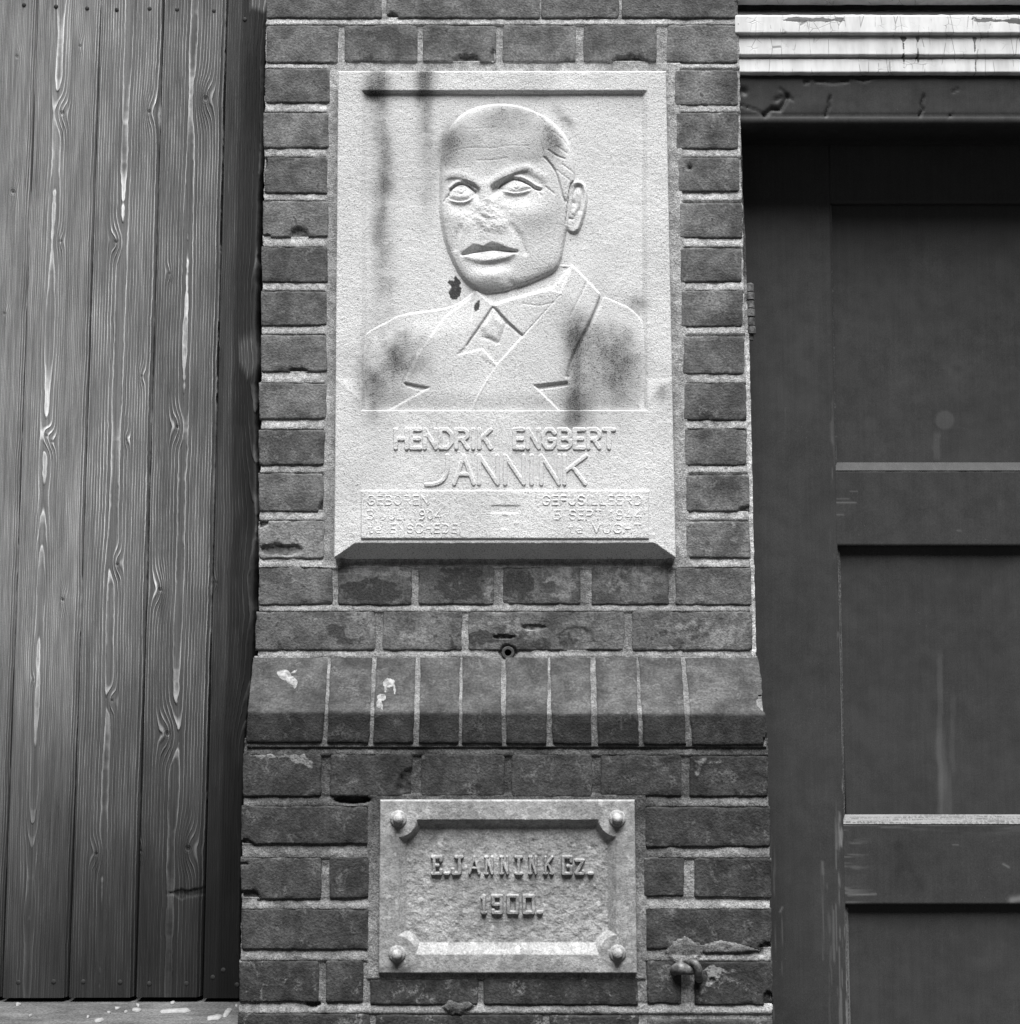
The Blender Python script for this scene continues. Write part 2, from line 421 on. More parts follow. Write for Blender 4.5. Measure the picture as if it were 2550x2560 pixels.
for a, b in ((648, 832), (846, 1028), (1047, 1235), (1257, 1452), (1480, 1671), (1689, 1878)):
    brick(a, 1417, b, 1512, 0, tn(UP*.95, .08), .2, 0, 1.2, patches=C13[a])
C14 = {641: [(868, 1582, 50, 34, -.5), (900, 1560, 46, 40, .40), (800, 1545, 60, 16, .2), (700, 1590, 70, 40, -.12)], 957: [(1030, 1592, 40, 26, .36), (1100, 1545, 40, 14, .25), (1120, 1600, 40, 30, -.15)],
       1171: [(1205, 1592, 38, 26, -.5), (1340, 1612, 46, 18, -.5), (1420, 1600, 30, 14, -.35), (1370, 1558, 60, 12, -.2), (1250, 1555, 60, 30, .32), (1310, 1585, 40, 26, .26), (1180, 1570, 26, 14, .4), (1455, 1560, 60, 20, .25), (1500, 1600, 56, 40, -.10)],
       1581: [(1690, 1594, 84, 24, -.55), (1720, 1600, 120, 52, .34), (1830, 1570, 50, 50, .22)]}
for a, b, ch in ((641, 939, []), (957, 1155, []), (1171, 1560, [(1270, 1630, 22, 22, 9), (1262, 1592, 30, 6, 6), (1335, 1568, 34, 8, 3), (1440, 1600, 50, 34, 1.5)]), (1581, 1881, [])):
    brick(a, 1528, b, 1627, 0, tn(UP*1.0, .08), .2, 0, 1.5, ch, patches=C14[a])

# splayed plinth bricks: a sloping upper face and an upright lower face
def plinth_brick(xt0, xt1, xb0, xb1, k):
    yT, yM, yB = 1644, 1781+.6*k, 1858+.7*k
    nx = max(8, int((xb1-xb0)/6)); s = np.linspace(0, 1, nx)
    s = np.unique(np.concatenate([[0, .01, .035], s[1:-1], [.965, .99, 1]]))
    tt = np.unique(np.concatenate([np.linspace(0, .62, 26), [.004, .015, .63, .64, .645, .65, .66, .67], np.linspace(.68, 1, 14), [.985, .996]]))
    S, T = np.meshgrid(s, tt); sd = int(xt0) % 881
    py = np.where(T < .645, yT+(yM-yT)*T/.645, yM+(yB-yM)*(T-.645)/.355)
    Yp = np.where(T < .645, -.006-(PL-.006)*T/.645, -PL)
    arr = np.exp(-((T-.645)/.010)**2)
    W = (xb1-xb0)
    f = T
    px = (xt0+(xb0-xt0)*f)*(1-S)+(xt1+(xb1-xt1)*f)*S
    e = np.clip(1-np.minimum(S, 1-S)*W/12, 0, 1)+np.clip(1-np.minimum(T, 1-T)*215/10, 0, 1)
    px = px+e*fbm(px, py, 24, sd, 3)*2.2; py = py+e*fbm(px, py, 24, sd+3, 3)*1.8
    d1 = np.minimum(S, 1-S)*W; d2 = (1-T)*215
    h = -2.0*np.clip(np.clip(1-d1/7, 0, 1)**2.2+np.clip(1-d2/7, 0, 1)**2.2, 0, 1.4)-.6*arr*(1+.5*fbm(px, py, 18, sd+8, 2))
    h += .4*fbm(px, py, 46, sd+9, 4)
    if xt0 > 1700:
        kk = ((px-1912)/20)**2+((py-1757)/22)**2+.5*fbm(px, py, 12, 5, 3)
        h -= 7*sstep(1.1, .6, kk); px = px-9*sstep(1.1, .6, kk)
        kk = ((px-1925)/14)**2+((py-1858)/26)**2; h -= 8*sstep(1.1, .6, kk)
    X, Yw, Z = at(px, py, Yp)
    ws = .06-.52*sstep(.61, .66, T+.03*fbm(px, py, 30, sd+41, 3))+.12*fbm(px, py*.4, 50, sd+42, 3)  # slope lighter, front darker: light and shade painted into the tone
    o = grid_mesh('brick', X, Yw-h/1000, Z, BRICK, pier, skirt=.04, sharp=24, attrs={'tone_shade': ws})
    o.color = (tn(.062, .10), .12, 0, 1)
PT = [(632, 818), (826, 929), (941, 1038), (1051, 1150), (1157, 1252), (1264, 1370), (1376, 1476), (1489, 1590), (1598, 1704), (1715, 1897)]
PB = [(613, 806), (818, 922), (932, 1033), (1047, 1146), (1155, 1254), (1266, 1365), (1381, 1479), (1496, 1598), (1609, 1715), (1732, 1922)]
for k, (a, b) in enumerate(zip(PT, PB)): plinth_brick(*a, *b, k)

LO = .048
LOWER = [(608, 801, 1884, 1990), (826, 1030, 1884, 1990), (1052, 1261, 1886, 1991), (1279, 1480, 1886, 1992), (1503, 1703, 1888, 1990), (1725, 1920, 1890, 1991),
         (604, 919, 2015, 2112), (1612, 1926, 2017, 2118), (602, 803, 2143, 2249), (825, 923, 2143, 2246), (1609, 1710, 2142, 2243), (1737, 1929, 2145, 2245),
         (604, 921, 2273, 2374), (1615, 1930, 2270, 2374), (599, 797, 2400, 2505), (814, 908, 2400, 2506), (926, 1195, 2448, 2512), (1209, 1595, 2446, 2513),
         (1617, 1703, 2402, 2511), (1737, 1932, 2404, 2513), (596, 925, 2534, 2640), (940, 1357, 2536, 2640), (1374, 1595, 2540, 2640), (1618, 1932, 2549, 2640),
         (596, 790, 2656, 2758), (806, 1110, 2656, 2758), (1126, 1420, 2656, 2758), (1436, 1740, 2656, 2758), (1756, 1934, 2656, 2758)]
for a, b, y0, y1 in LOWER:
    ch = []
    if (a, y0) == (604, 2015): ch = [(612, 2108, 22, 10, 6)]
    if (a, y0) == (602, 2143): ch = [(620, 2240, 30, 14, 5), (606, 2160, 16, 5, 3)]
    if (a, y0) == (826, 1884): ch = [(1026, 1960, 34, 46, 6)]
    if (a, y0) == (1615, 2270): ch = [(1925, 2368, 26, 12, 8)]
    if (a, y0) == (1737, 2404): ch = [(1782, 2452, 8, 9, 3), (1920, 2500, 12, 26, 4)]
    brick(a, y0, b, y1, YL, tn(LO, .2), .20 if y0 < 2400 else .4, 0, 1.1, ch, patches=[(680, 1890, 60, 7, .5), (742, 1899, 26, 12, .6), (772, 1910, 12, 14, .5)] if (a, y0) == (608, 1884) else [(1770, 1905, 60, 8, .35), (1745, 1925, 10, 16, .3)] if (a, y0) == (1725, 1890) else [(1780, 2440, 18, 26, .5), (1800, 2425, 60, 5, .45), (1760, 2480, 26, 26, .22)] if (a, y0) == (1737, 2404) else ())

# mortar: one bed for the pier face and one for the courses below the plinth
def joint_depth(PX, PY, rows, deep, flush):
    h = np.full(PX.shape, -deep*.8)
    for (ya, yb) in rows:                     # bed joints, struck: deep under the upper brick, flush on the lower one
        k = (PY >= ya-2) & (PY <= yb+2)
        h = np.where(k, -deep+(deep-flush)*np.clip((PY-ya)/(yb-ya)*1.35, 0, 1), h)
    return h
def mortar(name, x0, x1, y0, y1, xb0, xb1, Y, rows, deep, flush, tonef, extra=None, step=3.2, bulge=1.0):
    xs = np.linspace(0, 1, int((x1-x0)/step)); ys = np.linspace(y0, y1, int((y1-y0)/step))
    S, PY = np.meshgrid(xs, ys); T = (PY-y0)/(y1-y0)
    PX = (x0+(xb0-x0)*T)*(1-S)+(x1+(xb1-x1)*T)*S
    h = joint_depth(PX, PY, rows, deep, flush)
    h = h+bulge*fbm(PX, PY, 22, 3, 4)*1.1+.5*fbm(PX, PY, 90, 8, 3)
    for (a_, b_, c_, d_) in BR:
        h = np.where((PX > a_+5) & (PX < c_-5) & (PY > b_+5) & (PY < d_-5), -15, h)
    tone = tonef(PX, PY)
    if extra: h, tone = extra(PX, PY, h, tone)
    edge = np.minimum(S, 1-S)*(x1-x0)
    PX = PX+np.clip(1-edge/8, 0, 1)*fbm(0*PX, PY, 18, 77, 3)*3*np.sign(.5-S)
    X, _, Z = at(PX, PY, Y)
    return grid_mesh(name, X, Y-h/1000, Z, MORTAR, pier, skirt=Y+.05, attrs={'tone': tone})
LR = [(-62, -52), (46, 62)] + [(LEFT[i][3], LEFT[i+1][2]) for i in range(10)]+[(156, 170), (1398, 1417), (1512, 1528), (1627, 1644)]
def up_tone(PX, PY):
    return .37+.16*fbm(PX, PY, 90, 31, 4)-.08*sstep(1300, 1640, PY)
def up_extra(PX, PY, h, tone):
    xl = 845-(PY-177)*10/1218; xr = 1665+25*(PY-177)/1218
    band = (PX > xl-26) & (PX < xr+36) & (PY > 155) & (PY < 1418)
    hb = -1.2+.35*fbm(PX, PY, 60, 51, 3)
    right = PX > xr-2
    h = np.where(band, np.where(right, hb+.7, hb-1.0), h)
    tone = np.where(band, .40+.07*fbm(PX, PY, 50, 52, 3), tone)
    tone = tone*(1-.45*sstep(1395, 1412, PY)*sstep(1425, 1412, PY)*(PX > 850)*(PX < 1680))  # shade below the tablet painted into the mortar tone
    h = np.where((PX > xl+8) & (PX < xr-8) & (PY > 187) & (PY < 1384), -9, h)        # pocket behind the tablet
    k = ((PX-1270)/24)**2+((PY-1632)/24)**2
    h = h-6*sstep(1.2, .6, k)
    return h, tone
mortar('mortar_bed', 668, 1841, -205, 1650, 645, 1879, 0.0, LR, 2.4, .2, up_tone, up_extra)
LW = [(1862, 1886), (1991, 2016), (2114, 2143), (2247, 2272), (2374, 2401), (2509, 2534), (2640, 2656)]
def lo_tone(PX, PY):
    t = .115+.075*fbm(PX, PY, 70, 61, 3)
    t = t+.13*sstep(2050, 2300, PY)+.10*sstep(1640, 1760, PX)*sstep(1960, 2050, PY)
    return t
def lo_extra(PX, PY, h, tone):
    band = (PX > 919) & (PX < 1616) & (PY > 1985) & (PY < 2448)
    h = np.where(band, -.6+.5*fbm(PX, PY, 30, 71, 3)-1.5*((PX > 1640)), h)
    h = np.where((PX > 958) & (PX < 1580) & (PY > 2010) & (PY < 2424), -26, h)      # pocket behind the name plate
    # hole under a missing bit of mortar, smeared patch by the staple
    k = ((PX-880)/44)**2+((PY-2000)/10)**2; h = h-22*sstep(1.2, .7, k)
    k = ((PX-782)/18)**2+((PY-2511)/7)**2; h = h-20*sstep(1.2, .7, k)
    wx = PX+10*fbm(PX, PY, 20, 15, 3); wy = PY+12*fbm(PX, PY, 22, 16, 3)
    k = np.maximum(0, 1-((wx-1712)/46)**2-((wy-2376)/36)**2); h = np.where(k > 0, np.maximum(h, 2.6*np.sqrt(k)+1.0*fbm(PX, PY, 10, 5, 3)), h)
    k = poly_in(PX, PY, [(1752, 2362), (1800, 2349), (1850, 2358), (1902, 2376), (1850, 2384), (1760, 2384)])
    h = np.where(k > 0, np.maximum(h, 2.2*sstep(0, 6, k)+.9*fbm(PX, PY, 10, 6, 3)), h)
    k = ((wx-1145)/36)**2+((wy-2518)/15)**2; h = np.where(k < 1, np.maximum(h, 3.5*np.sqrt(np.maximum(0, 1-k))-.5+fbm(PX, PY, 9, 8, 3)), h); tone = np.where(k < .9, .10, tone)
    tone = np.where((PX > 1655) & (PX < 1910) & (PY > 2335) & (PY < 2388), .15+.04*fbm(PX, PY, 20, 9, 3), tone)
    return h, tone
mortar('mortar_bed', 611, 1920, 1846, 2758, 594, 1934, YL, LW, 3.6, .6, lo_tone, lo_extra)
# joints between the plinth bricks
def plinth_mortar():
    S, T = np.meshgrid(np.linspace(0, 1, 420), np.linspace(0, 1, 70))
    py = np.where(T < .645, 1640+(1784-1640)*T/.645, 1784+(1868-1784)*(T-.645)/.355)
    Yp = np.where(T < .645, -.002-(PL-.002)*T/.645, -PL)+.0035
    px = (636+(617-636)*T)*(1-S)+(1893+(1917-1893)*T)*S
    h = .9*fbm(px, py, 16, 5, 4)
    X, Yw, Z = at(px, py, Yp)
    grid_mesh('mortar_bed', X, Yw-h/1000, Z, MORTAR, pier, skirt=.05, attrs={'tone': .17+.09*fbm(px, py, 40, 4, 3)})
plinth_mortar()
x0 = at(652, 1200, 0)[0]; x1 = at(1868, 1200, 0)[0]; zt = at(1275, -200, 0)[2]; zm = at(1275, 1700, 0)[2]
box_mesh('pier_core', float(x0)+.004, float(x1)-.004, .012, .30, 0, float(zt), m_plain('brick_core', .10, .9), pier)

# ------------------------------------------------------------------ memorial tablet
YS = -.016
tablet = empty('memorial_tablet', (0, 0, float(at(1260, 1395, 0)[2])))
tag(tablet, 'large pale stone memorial tablet with carved portrait set into the upper brick pier', 'memorial tablet')
def xl(y): return 845-(y-177)*10/1218
def xr(y): return 1665+25*(y-177)/1218
def P(*uv): return [(800+.48857*u, 140+.48857*v) for u, v in uv]
FLOOR = -5.0
def slab_h(PX, PY):
    sL = np.clip((PX-xl(PY))/61, 0, 1); sR = np.clip((xr(PY)-PX)/61, 0, 1); t = np.clip((PY-945)/55, 0, 1)
    h = 4.5*np.minimum(np.minimum(sL, sR), t)
    # sunk field of the portrait, its head edge undercut
    fx = np.minimum(PX-903, 1619-PX); ft = PY-226; fb = 1029-PY
    rec = np.minimum(np.minimum(np.clip(fx/13, 0, 1), np.clip(ft/6, 0, 1)), np.clip(fb/6, 0, 1))
    ins = (fx > 0) & (ft > 0) & (fb > 0)
    base = np.where(PY > 945, h, 0)
    h = np.where(ins, base*(1-rec)+FLOOR*rec, h)
    # raised inscription panel
    pd = np.minimum(np.minimum(PX-903, 1622-PX), np.minimum(PY-1227, 1349-PY))
    h = h+2.0*np.clip(pd/2.2, 0, 1)
    # cross bar cut into the panel
    cd = np.minimum(np.minimum(PX-1226, 1300-PX), np.minimum(PY-1264, 1285-PY)); h = h-.9*np.clip(cd/3, 0, 1)
    cd = np.minimum(np.minimum(PX-1254, 1270-PX), np.minimum(PY-1288, 1324-PY)); h = h-.7*np.clip(cd/3, 0, 1)
    # steep lower bevel between its mitres
    bv = np.clip((PY-1358-1.2*fbm(PX, 0*PX, 30, 4, 3))/36, 0, 1)
    dl = (PX-xl(1395))-(1395-PY)*54/37; dr = (xr(1395)-PX)-(1395-PY)*54/37
    m = np.clip(np.minimum(dl, dr)/4, 0, 1)
    h = h-20*bv*m
    h = h+.35*fbm(PX, PY, 60, 91, 3)+.25*fbm(PX, PY, 10, 92, 3)
    return h
def blob(PX, PY, cx, cy, rx, ry, a=1, rot=0):
    c, s = math.cos(rot), math.sin(rot); x = (PX-cx)*c+(PY-cy)*s; y = -(PX-cx)*s+(PY-cy)*c
    return a*np.exp(-(x/rx)**2-(y/ry)**2)
def stain(PX, PY):
    u = (PX-800)/.48857; v = (PY-140)/.48857
    n = fbm(PX, PY, 40, 41, 4); wob = 10*fbm(PX*0, PY, 90, 42, 2)
    s = .58*np.exp(-((u-305-wob*2-.03*(v-500))/62)**2)*sstep(1700, 700, v)*(.9+.25*n)
    s += .46*np.exp(-((u-540-wob)/55)**2)*sstep(1250, 350, v)*(.85+.3*n)
    s += blob(u, v, 320, 130, 70, 60, .30)+blob(u, v, 540, 120, 60, 70, .22)+blob(u, v, 260, 190, 60, 40, .35)
    s += blob(u, v, 930, 205, 620, 22, .14)  # darker strip just below the head edge of the field
    s += blob(u, v, 1460, 110, 60, 60, .16)
    s += blob(u, v, 1250, 300, 34, 80, .75, -.75)*(.8+.6*n)
    s += blob(u, v, 1620, 1265, 50, 55, .65)*(.8+.6*n)
    s += 1.3*sstep(.50, .62, blob(u+26*n, v, 690, 1190, 38, 75, 1)+.30*fbm(PX, PY, 12, 43, 3)) + 1.3*sstep(.50, .62, blob(u, v, 803, 1278, 20, 40, 1, .3)+.3*fbm(PX, PY, 9, 44, 3))
    s += blob(u, v, 350, 1560, 210, 260, .40)*(.8+.5*n)+blob(u, v, 240, 1600, 60, 260, .16)+blob(u, v, 260, 1720, 100, 90, .30)+blob(u, v, 470, 1560, 120, 140, .30)
    s += blob(u, v, 1310, 1420, 80, 130, .52)+blob(u, v, 1470, 1520, 180, 220, .42)+blob(u, v, 1310, 1580, 60, 120, .25)+blob(u, v, 1310, 1770, 70, 110, .55)+blob(u, v, 1300, 1880, 90, 60, .38)
    s += blob(u, v, 1540, 1640, 120, 200, .36)
    s += blob(u, v, 1750, 1730, 40, 60, .42)+blob(u, v, 1160, 830, 100, 60, .20, -.4)
    s += blob(u, v, 300, 1860, 160, 60, .14)
    s += blob(u, v, 870, 985, 120, 26, .20)
    run = fbm(PX*1.3, PY*.16, 34, 48, 4); fine = fbm(PX, PY, 22, 49, 4)
    s = s*(1+.30*run+.28*fine)
    # crown and forehead hold more grime
    head = sstep(1.15, .75, ((u-920)/330)**2+((v-500)/270)**2)*sstep(610, 520, v)
    s += .40*head*(.85+.4*n)+blob(u, v, 660, 450, 50, 130, .34)+blob(u, v, 1200, 450, 70, 90, .30, -.6)+blob(u, v, 960, 330, 150, 60, .12)
    s += .10*fbm(PX, PY, 150, 47, 3)+.05*n+.07
    s += .55*sstep(1360, 1368, PY)
    return np.clip(s, 0, 1.4)
ys = np.linspace(177, 1395, 640); ss = np.linspace(0, 1, 440)
S, PY = np.meshgrid(ss, ys); PX = xl(PY)*(1-S)+xr(PY)*S
X, _, Z = at(PX, PY, YS)
h = slab_h(PX, PY)
ed = np.minimum(np.minimum(PX-xl(PY), xr(PY)-PX), PY-177); h = h-1.3*np.clip(1-ed/3, 0, 1)**2
st_ = stain(PX, PY); st_ = np.where(PY > 1359, .0, st_)
grid_mesh('slab', X, YS-h/1000, Z, STONE, tablet, skirt=.01, attrs={'stain': st_}, sharp=45)

# ---- the carved bust: a heightfield of its own standing on the sunk field
def bust():
    xs = np.arange(902, 1620, 1.6); ys = np.arange(232, 1027, 1.6)
    X, Y = np.meshgrid(xs, ys)
    # coat and shoulders
    coat = spline(P((165, 1470), (260, 1395), (330, 1358), (400, 1322), (500, 1303), (620, 1285), (700, 1260), (775, 1205)), n=4) + \
        P((840, 1120), (1100, 1060), (1290, 1062), (1370, 1140), (1440, 1215)) + \
        spline(P((1440, 1215), (1520, 1250), (1590, 1285), (1645, 1340), (1672, 1410)), n=4) + P((1720, 1500), (1720, 1880), (165, 1880))
    dc = poly_in(X, Y, coat)
    h = np.where(dc > -1, 1.4*sstep(0, 6, dc)+3.6*sstep(2, 80, dc)+.7*fbm(X-.4*Y, Y*.45, 60, 66, 3)*sstep(10, 50, dc), -1.0)
    # chest swells towards the middle
    h += np.where(dc > 0, 1.2*np.exp(-((X-1235)/180)**2)*sstep(760, 900, Y), 0)
    # sleeves: hollow beside the lapel on the right
    def raise_poly(h, pts, a, soft=3.0):
        return h+a*sstep(-soft*.4, soft*.6, poly_in(X, Y, pts))
    def groove(h, pts, depth, wpx):
        d = seg_dist(X, Y, pts); return h-depth*np.exp(-(d/wpx)**2)
    # neck
    neck = P((798, 1190), (885, 1272), (1000, 1240), (1200, 1185), (1290, 1070), (1100, 1060), (840, 1120))
    h = h-1.6*sstep(-3, 8, poly_in(X, Y, neck))
    # shirt collar and tie
    h = raise_poly(h, P((885, 1280), (1000, 1240), (1180, 1196), (1235, 1215), (1036, 1432)), 1.7)
    h = raise_poly(h, P((797, 1195), (883, 1278), (820, 1380), (748, 1482), (775, 1345)), 1.5)
    knot = P((886, 1296), (950, 1368), (918, 1470), (842, 1442), (815, 1385))
    dk = poly_in(X, Y, knot); h = h+1.6*sstep(-1, 14, dk)
    h = raise_poly(h, P((842, 1446), (915, 1474), (935, 1540), (900, 1590), (820, 1540)), .5, 7)
    kx = [(865+dx*1., 1457+dy*1.) for dx, dy in ((-38, -16), (0, -8), (34, 14))]
    h = groove(h, P(*kx), .6, 4)
    # left front, then right front lapping over it
    lf = P((425, 1670), (505, 1520), (640, 1330), (770, 1235), (776, 1345), (750, 1484), (700, 1530), (830, 1500), (905, 1578), (738, 1880), (225, 1880), (562, 1697))
    h = raise_poly(h, lf, 1.2, 6)
    rf = P((1225, 1225), (1036, 1434), (902, 1582), (832, 1692), (734, 1884), (1300, 1884), (1096, 1688), (1266, 1667), (1272, 1640), (1350, 1440), (1442, 1218), (1370, 1143), (1290, 1062))
    dr = poly_in(X, Y, rf)
    h = h+1.9*sstep(-2, 3.5, dr)+.8*sstep(0, 50, dr)*0
    # notch pockets cut deeper so they hold shade
    h = h-1.6*sstep(-1, 3, poly_in(X, Y, P((1100, 1690), (1268, 1668), (1272, 1690), (1120, 1712))))
    h = h-1.4*sstep(-1, 3, poly_in(X, Y, P((425, 1672), (560, 1700), (520, 1716), (440, 1692))))
    h = groove(h, spline(P((1442, 1222), (1400, 1330), (1340, 1450), (1290, 1560), (1268, 1640))), 3.0, 5)
    h = groove(h, P((1370, 1150), (1330, 1230), (1282, 1330)), .7, 3)
    h = groove(h, P((862, 1500), (858, 1560), (848, 1612)), .6, 2.5)
    h = groove(h, P((682, 1610), (694, 1680), (688, 1790)), .5, 3)
    h = groove(h, P((520, 1450), (475, 1570), (428, 1668)), .5, 3)
    h = groove(h, spline(P((1040, 1268), (1120, 1278), (1200, 1262))), .5, 2.5)
    h = groove(h, P((796, 1195), (776, 1345)), 1.2, 2.6)
    h = groove(h, P((888, 1284), (952, 1362), (1034, 1430)), 1.5, 3.5)
    h = groove(h, P((884, 1288), (818, 1384), (750, 1482)), 1.3, 3)
    h = groove(h, P((952, 1366), (916, 1470)), .9, 2.6)
    # ---- head
    out = spline(P((611, 700), (612, 600), (622, 490), (645, 400), (692, 322), (760, 272), (840, 246), (930, 238), (1020, 250), (1110, 281), (1182, 322),
                   (1238, 374), (1282, 445), (1306, 535), (1312, 640), (1300, 760), (1272, 880), (1256, 960), (1240, 1040), (1206, 1100), (1105, 1152), (1000, 1190),
                   (920, 1212), (850, 1214), (790, 1190), (738, 1148), (694, 1085), (660, 1010), (634, 930), (618, 840), (611, 770)), True, 5)
    dh = poly_in(X, Y, out)
    hh = (2.4+2.0*sstep(1180, 1300, X))*sstep(-2, 9, dh)+3.2*(1-(1-np.clip(dh/24, 0, 1))**2)+4.4*(1-(1-np.clip(dh/110, 0, 1))**2)
    # the head turns: far side lower, cheek plane on the right falls back to the ear
    hh -= 2.6*sstep(1310, 1450, X)
    # the skull is fuller over the brow
    hh += 1.0*np.exp(-((Y-400)/60)**2-((X-1215)/110)**2)
    # eye sockets under the brows
    def below(curve, deep, rise, fall, soft):
        cx = [c[0] for c in curve]; cy = [c[1] for c in curve]
        yb = np.interp(X, cx, cy); dy = Y-yb
        win = sstep(cx[0]-soft, cx[0]+soft, X)*sstep(cx[-1]+soft, cx[-1]-soft, X)
        return deep*sstep(-1, rise, dy)*sstep(fall, rise+4, dy)*win
    lb = [(1118, 449), (1127, 446), (1144, 446), (1165, 451), (1186, 461), (1198, 472)]
    rb = [(1229, 466), (1236, 460), (1258, 448), (1279, 439.5), (1300, 432.5), (1318, 431)]
    rbo = [(1318, 431), (1341, 442), (1362, 455)]
    hh -= below(lb, 4.2, 5, 46, 5)*(.30+.70*sstep(1140, 1185, X))
    hh -= below(rb, 6.0, 5+5*sstep(1280, 1236, X), 46, 7)*(.30+.70*sstep(1310, 1245, X))
    hh -= below(rbo, 1.0, 12, 40, 8)
    # brows: a swelling above the socket edge
    for c, a in ((lb, .9), (rb, 1.3), (rbo, .8)):
        d = seg_dist(X, Y+8, c); hh += a*np.exp(-(d/9)**2)
    # eyes
    ul = spline([(1110, 504), (1120, 489), (1127, 475), (1140, 464), (1156, 460), (1173, 466), (1189, 480)], n=4)
    ll = spline([(1189, 483), (1184, 491), (1169, 502), (1150, 505), (1133, 502), (1120, 495)], n=4)
    ur = spline([(1246, 470), (1258, 459), (1279, 449.5), (1300, 452), (1321, 462), (1337, 473), (1349, 477)], n=4)
    lr = spline([(1329, 475), (1308, 482), (1285, 484), (1267, 480), (1250, 473)], n=4)
    for up_, lo_, (ix, iy) in ((ul[8:], ll, (1153, 478)), (ur, lr, (1291, 467))):
        poly = up_+lo_; d = poly_in(X, Y, poly)
        hh += 1.7*np.exp(-(seg_dist(X, Y+5, up_)/5)**2)             # upper lid
        lx = [q[0] for q in lo_[::-1]]; ly = [q[1] for q in lo_[::-1]]; dy = Y-np.interp(X, lx, ly)
        win = sstep(lx[0]-3, lx[0]+14, X)*sstep(lx[-1]+3, lx[-1]-14, X)
        hh += win*np.where(dy < 0, 1.0*sstep(-16, 0, dy), 1.0-2.6*sstep(1, 13, dy)+1.6*sstep(14, 44, dy))   # lower lid and the hollow under it
        hh += np.where(d > -1.5, -1.8+2.6*sstep(-1.5, 12, d), 0)        # eyeball behind the lids
        r = np.hypot((X-ix), (Y-iy)); hh -= .8*np.exp(-((r-9.5)/1.9)**2)*(d > 0); hh -= 1.2*np.exp(-((np.hypot(X-ix, Y-iy+4)-3.2)/1.5)**2)
        hh = hh-2.4*np.exp(-(seg_dist(X, Y-1, up_)/2.4)**2)
    hh = hh-1.2*np.exp(-(seg_dist(X, Y, spline([(1248, 466), (1262, 452), (1280, 444)]))/2.2)**2)-.8*np.exp(-(seg_dist(X, Y, spline([(1150, 455), (1170, 459), (1190, 472)]))/2)**2)
    hh = hh-3.0*np.exp(-(seg_dist(X, Y, [(1300, 452), (1310, 456), (1326, 464), (1340, 474), (1351, 477)])/3.6)**2)-.9*np.exp(-(seg_dist(X, Y, [(1340, 476), (1352, 492)])/2.2)**2)
    hh = hh-1.1*np.exp(-(seg_dist(X, Y, [(1121, 488), (1110, 504)])/2.4)**2)
    hh -= 1.0*np.exp(-(seg_dist(X, Y, [(1364, 470), (1385, 486)])/2)**2)
    # nose, its tip struck off
    t = np.clip((Y-455)/(575-455), 0, 1.2); cxn = 1214+8*t; wn_ = 13+20*t**1.3
    nose = (2.0+3.2*np.clip(t, 0, 1))*np.exp(-((X-cxn)/wn_)**2)*sstep(440, 470, Y)*sstep(606, 540, Y)
    dmg = np.exp(-(((X-1220)/52)**2+((Y-548)/48)**2))
    nose = np.minimum(nose, 5.0-2.4*dmg+1.2*fbm(X, Y, 20, 12, 3))
    hh += nose
    hh += dmg*(1.7*fbm(X-.5*Y, Y*1.3, 24, 13, 4)+.7*np.abs(fbm(X, Y, 8, 14, 3)))
    hh += 1.2*np.exp(-(((X-1172)/17)**2+((Y-568)/14)**2))+1.2*np.exp(-(((X-1258)/18)**2+((Y-566)/16)**2))
    # folds beside the nose
    hh -= 1.3*np.exp(-(seg_dist(X, Y, [(1152, 572), (1140, 600), (1138, 622)])/8)**2)+1.4*np.exp(-(seg_dist(X, Y, [(1280, 570), (1302, 600), (1312, 632)])/9)**2)
    # cheekbones
    hh += 2.7*np.exp(-(((X-1325)/50)**2+((Y-535)/34)**2))+1.7*np.exp(-(((X-1132)/28)**2+((Y-540)/30)**2))
    # mouth
    mx = [1150, 1157, 1183, 1214, 1233, 1258, 1291, 1298]; ym = np.interp(X, mx, [639, 637, 631.7, 627.6, 626, 628.6, 631.7, 633])
    yt = np.interp(X, [1150, 1157, 1164, 1183, 1197, 1208, 1218, 1229, 1241, 1266, 1291, 1298], [638, 633, 625, 611, 613, 618, 612, 605.5, 609, 621, 629, 632])
    yb = np.interp(X, [1150, 1157, 1187, 1208, 1233, 1258, 1277, 1291, 1298], [640, 641, 650, 653, 651.5, 647, 642, 635, 634])
    win = sstep(1152, 1166, X)*sstep(1297, 1284, X)
    prof = np.zeros_like(X)
    a = (Y-yt)/np.maximum(ym-yt, 1); prof = np.where((a >= 0) & (a < 1), 1.6-4.1*a, prof)
    prof = np.where(a < 0, 1.5*np.exp(-((Y-yt)/26)**2), prof)
    b = (Y-ym)/np.maximum(yb-ym, 1); prof = np.where((Y >= ym) & (b < 1), -2.5+3.4*sstep(-.15, 1.0, b), prof)
    c = (Y-yb); prof = np.where(c >= 0, 0.9-(.9+2.6*np.exp(-((X-1232)/42)**2))*sstep(0, 12, c)+(.0+2.6*np.exp(-((X-1232)/42)**2))*sstep(14, 40, c), prof)
    hh += prof*win*sstep(705, 690, Y)-2.4*np.exp(-((Y-ym)/2.6)**2)*sstep(1152, 1158, X)*sstep(1297, 1291, X)
    hh -= 1.0*np.exp(-(np.hypot(X-1157, Y-637)/6)**2)+1.0*np.exp(-(np.hypot(X-1292, Y-632)/6)**2)
    # chin
    hh += 3.2*np.exp(-(((X-1230)/46)**2+((Y-694)/22)**2))
    hh -= .9*np.exp(-(seg_dist(X, Y, [(1268, 664), (1262, 700), (1290, 716)])/9)**2)
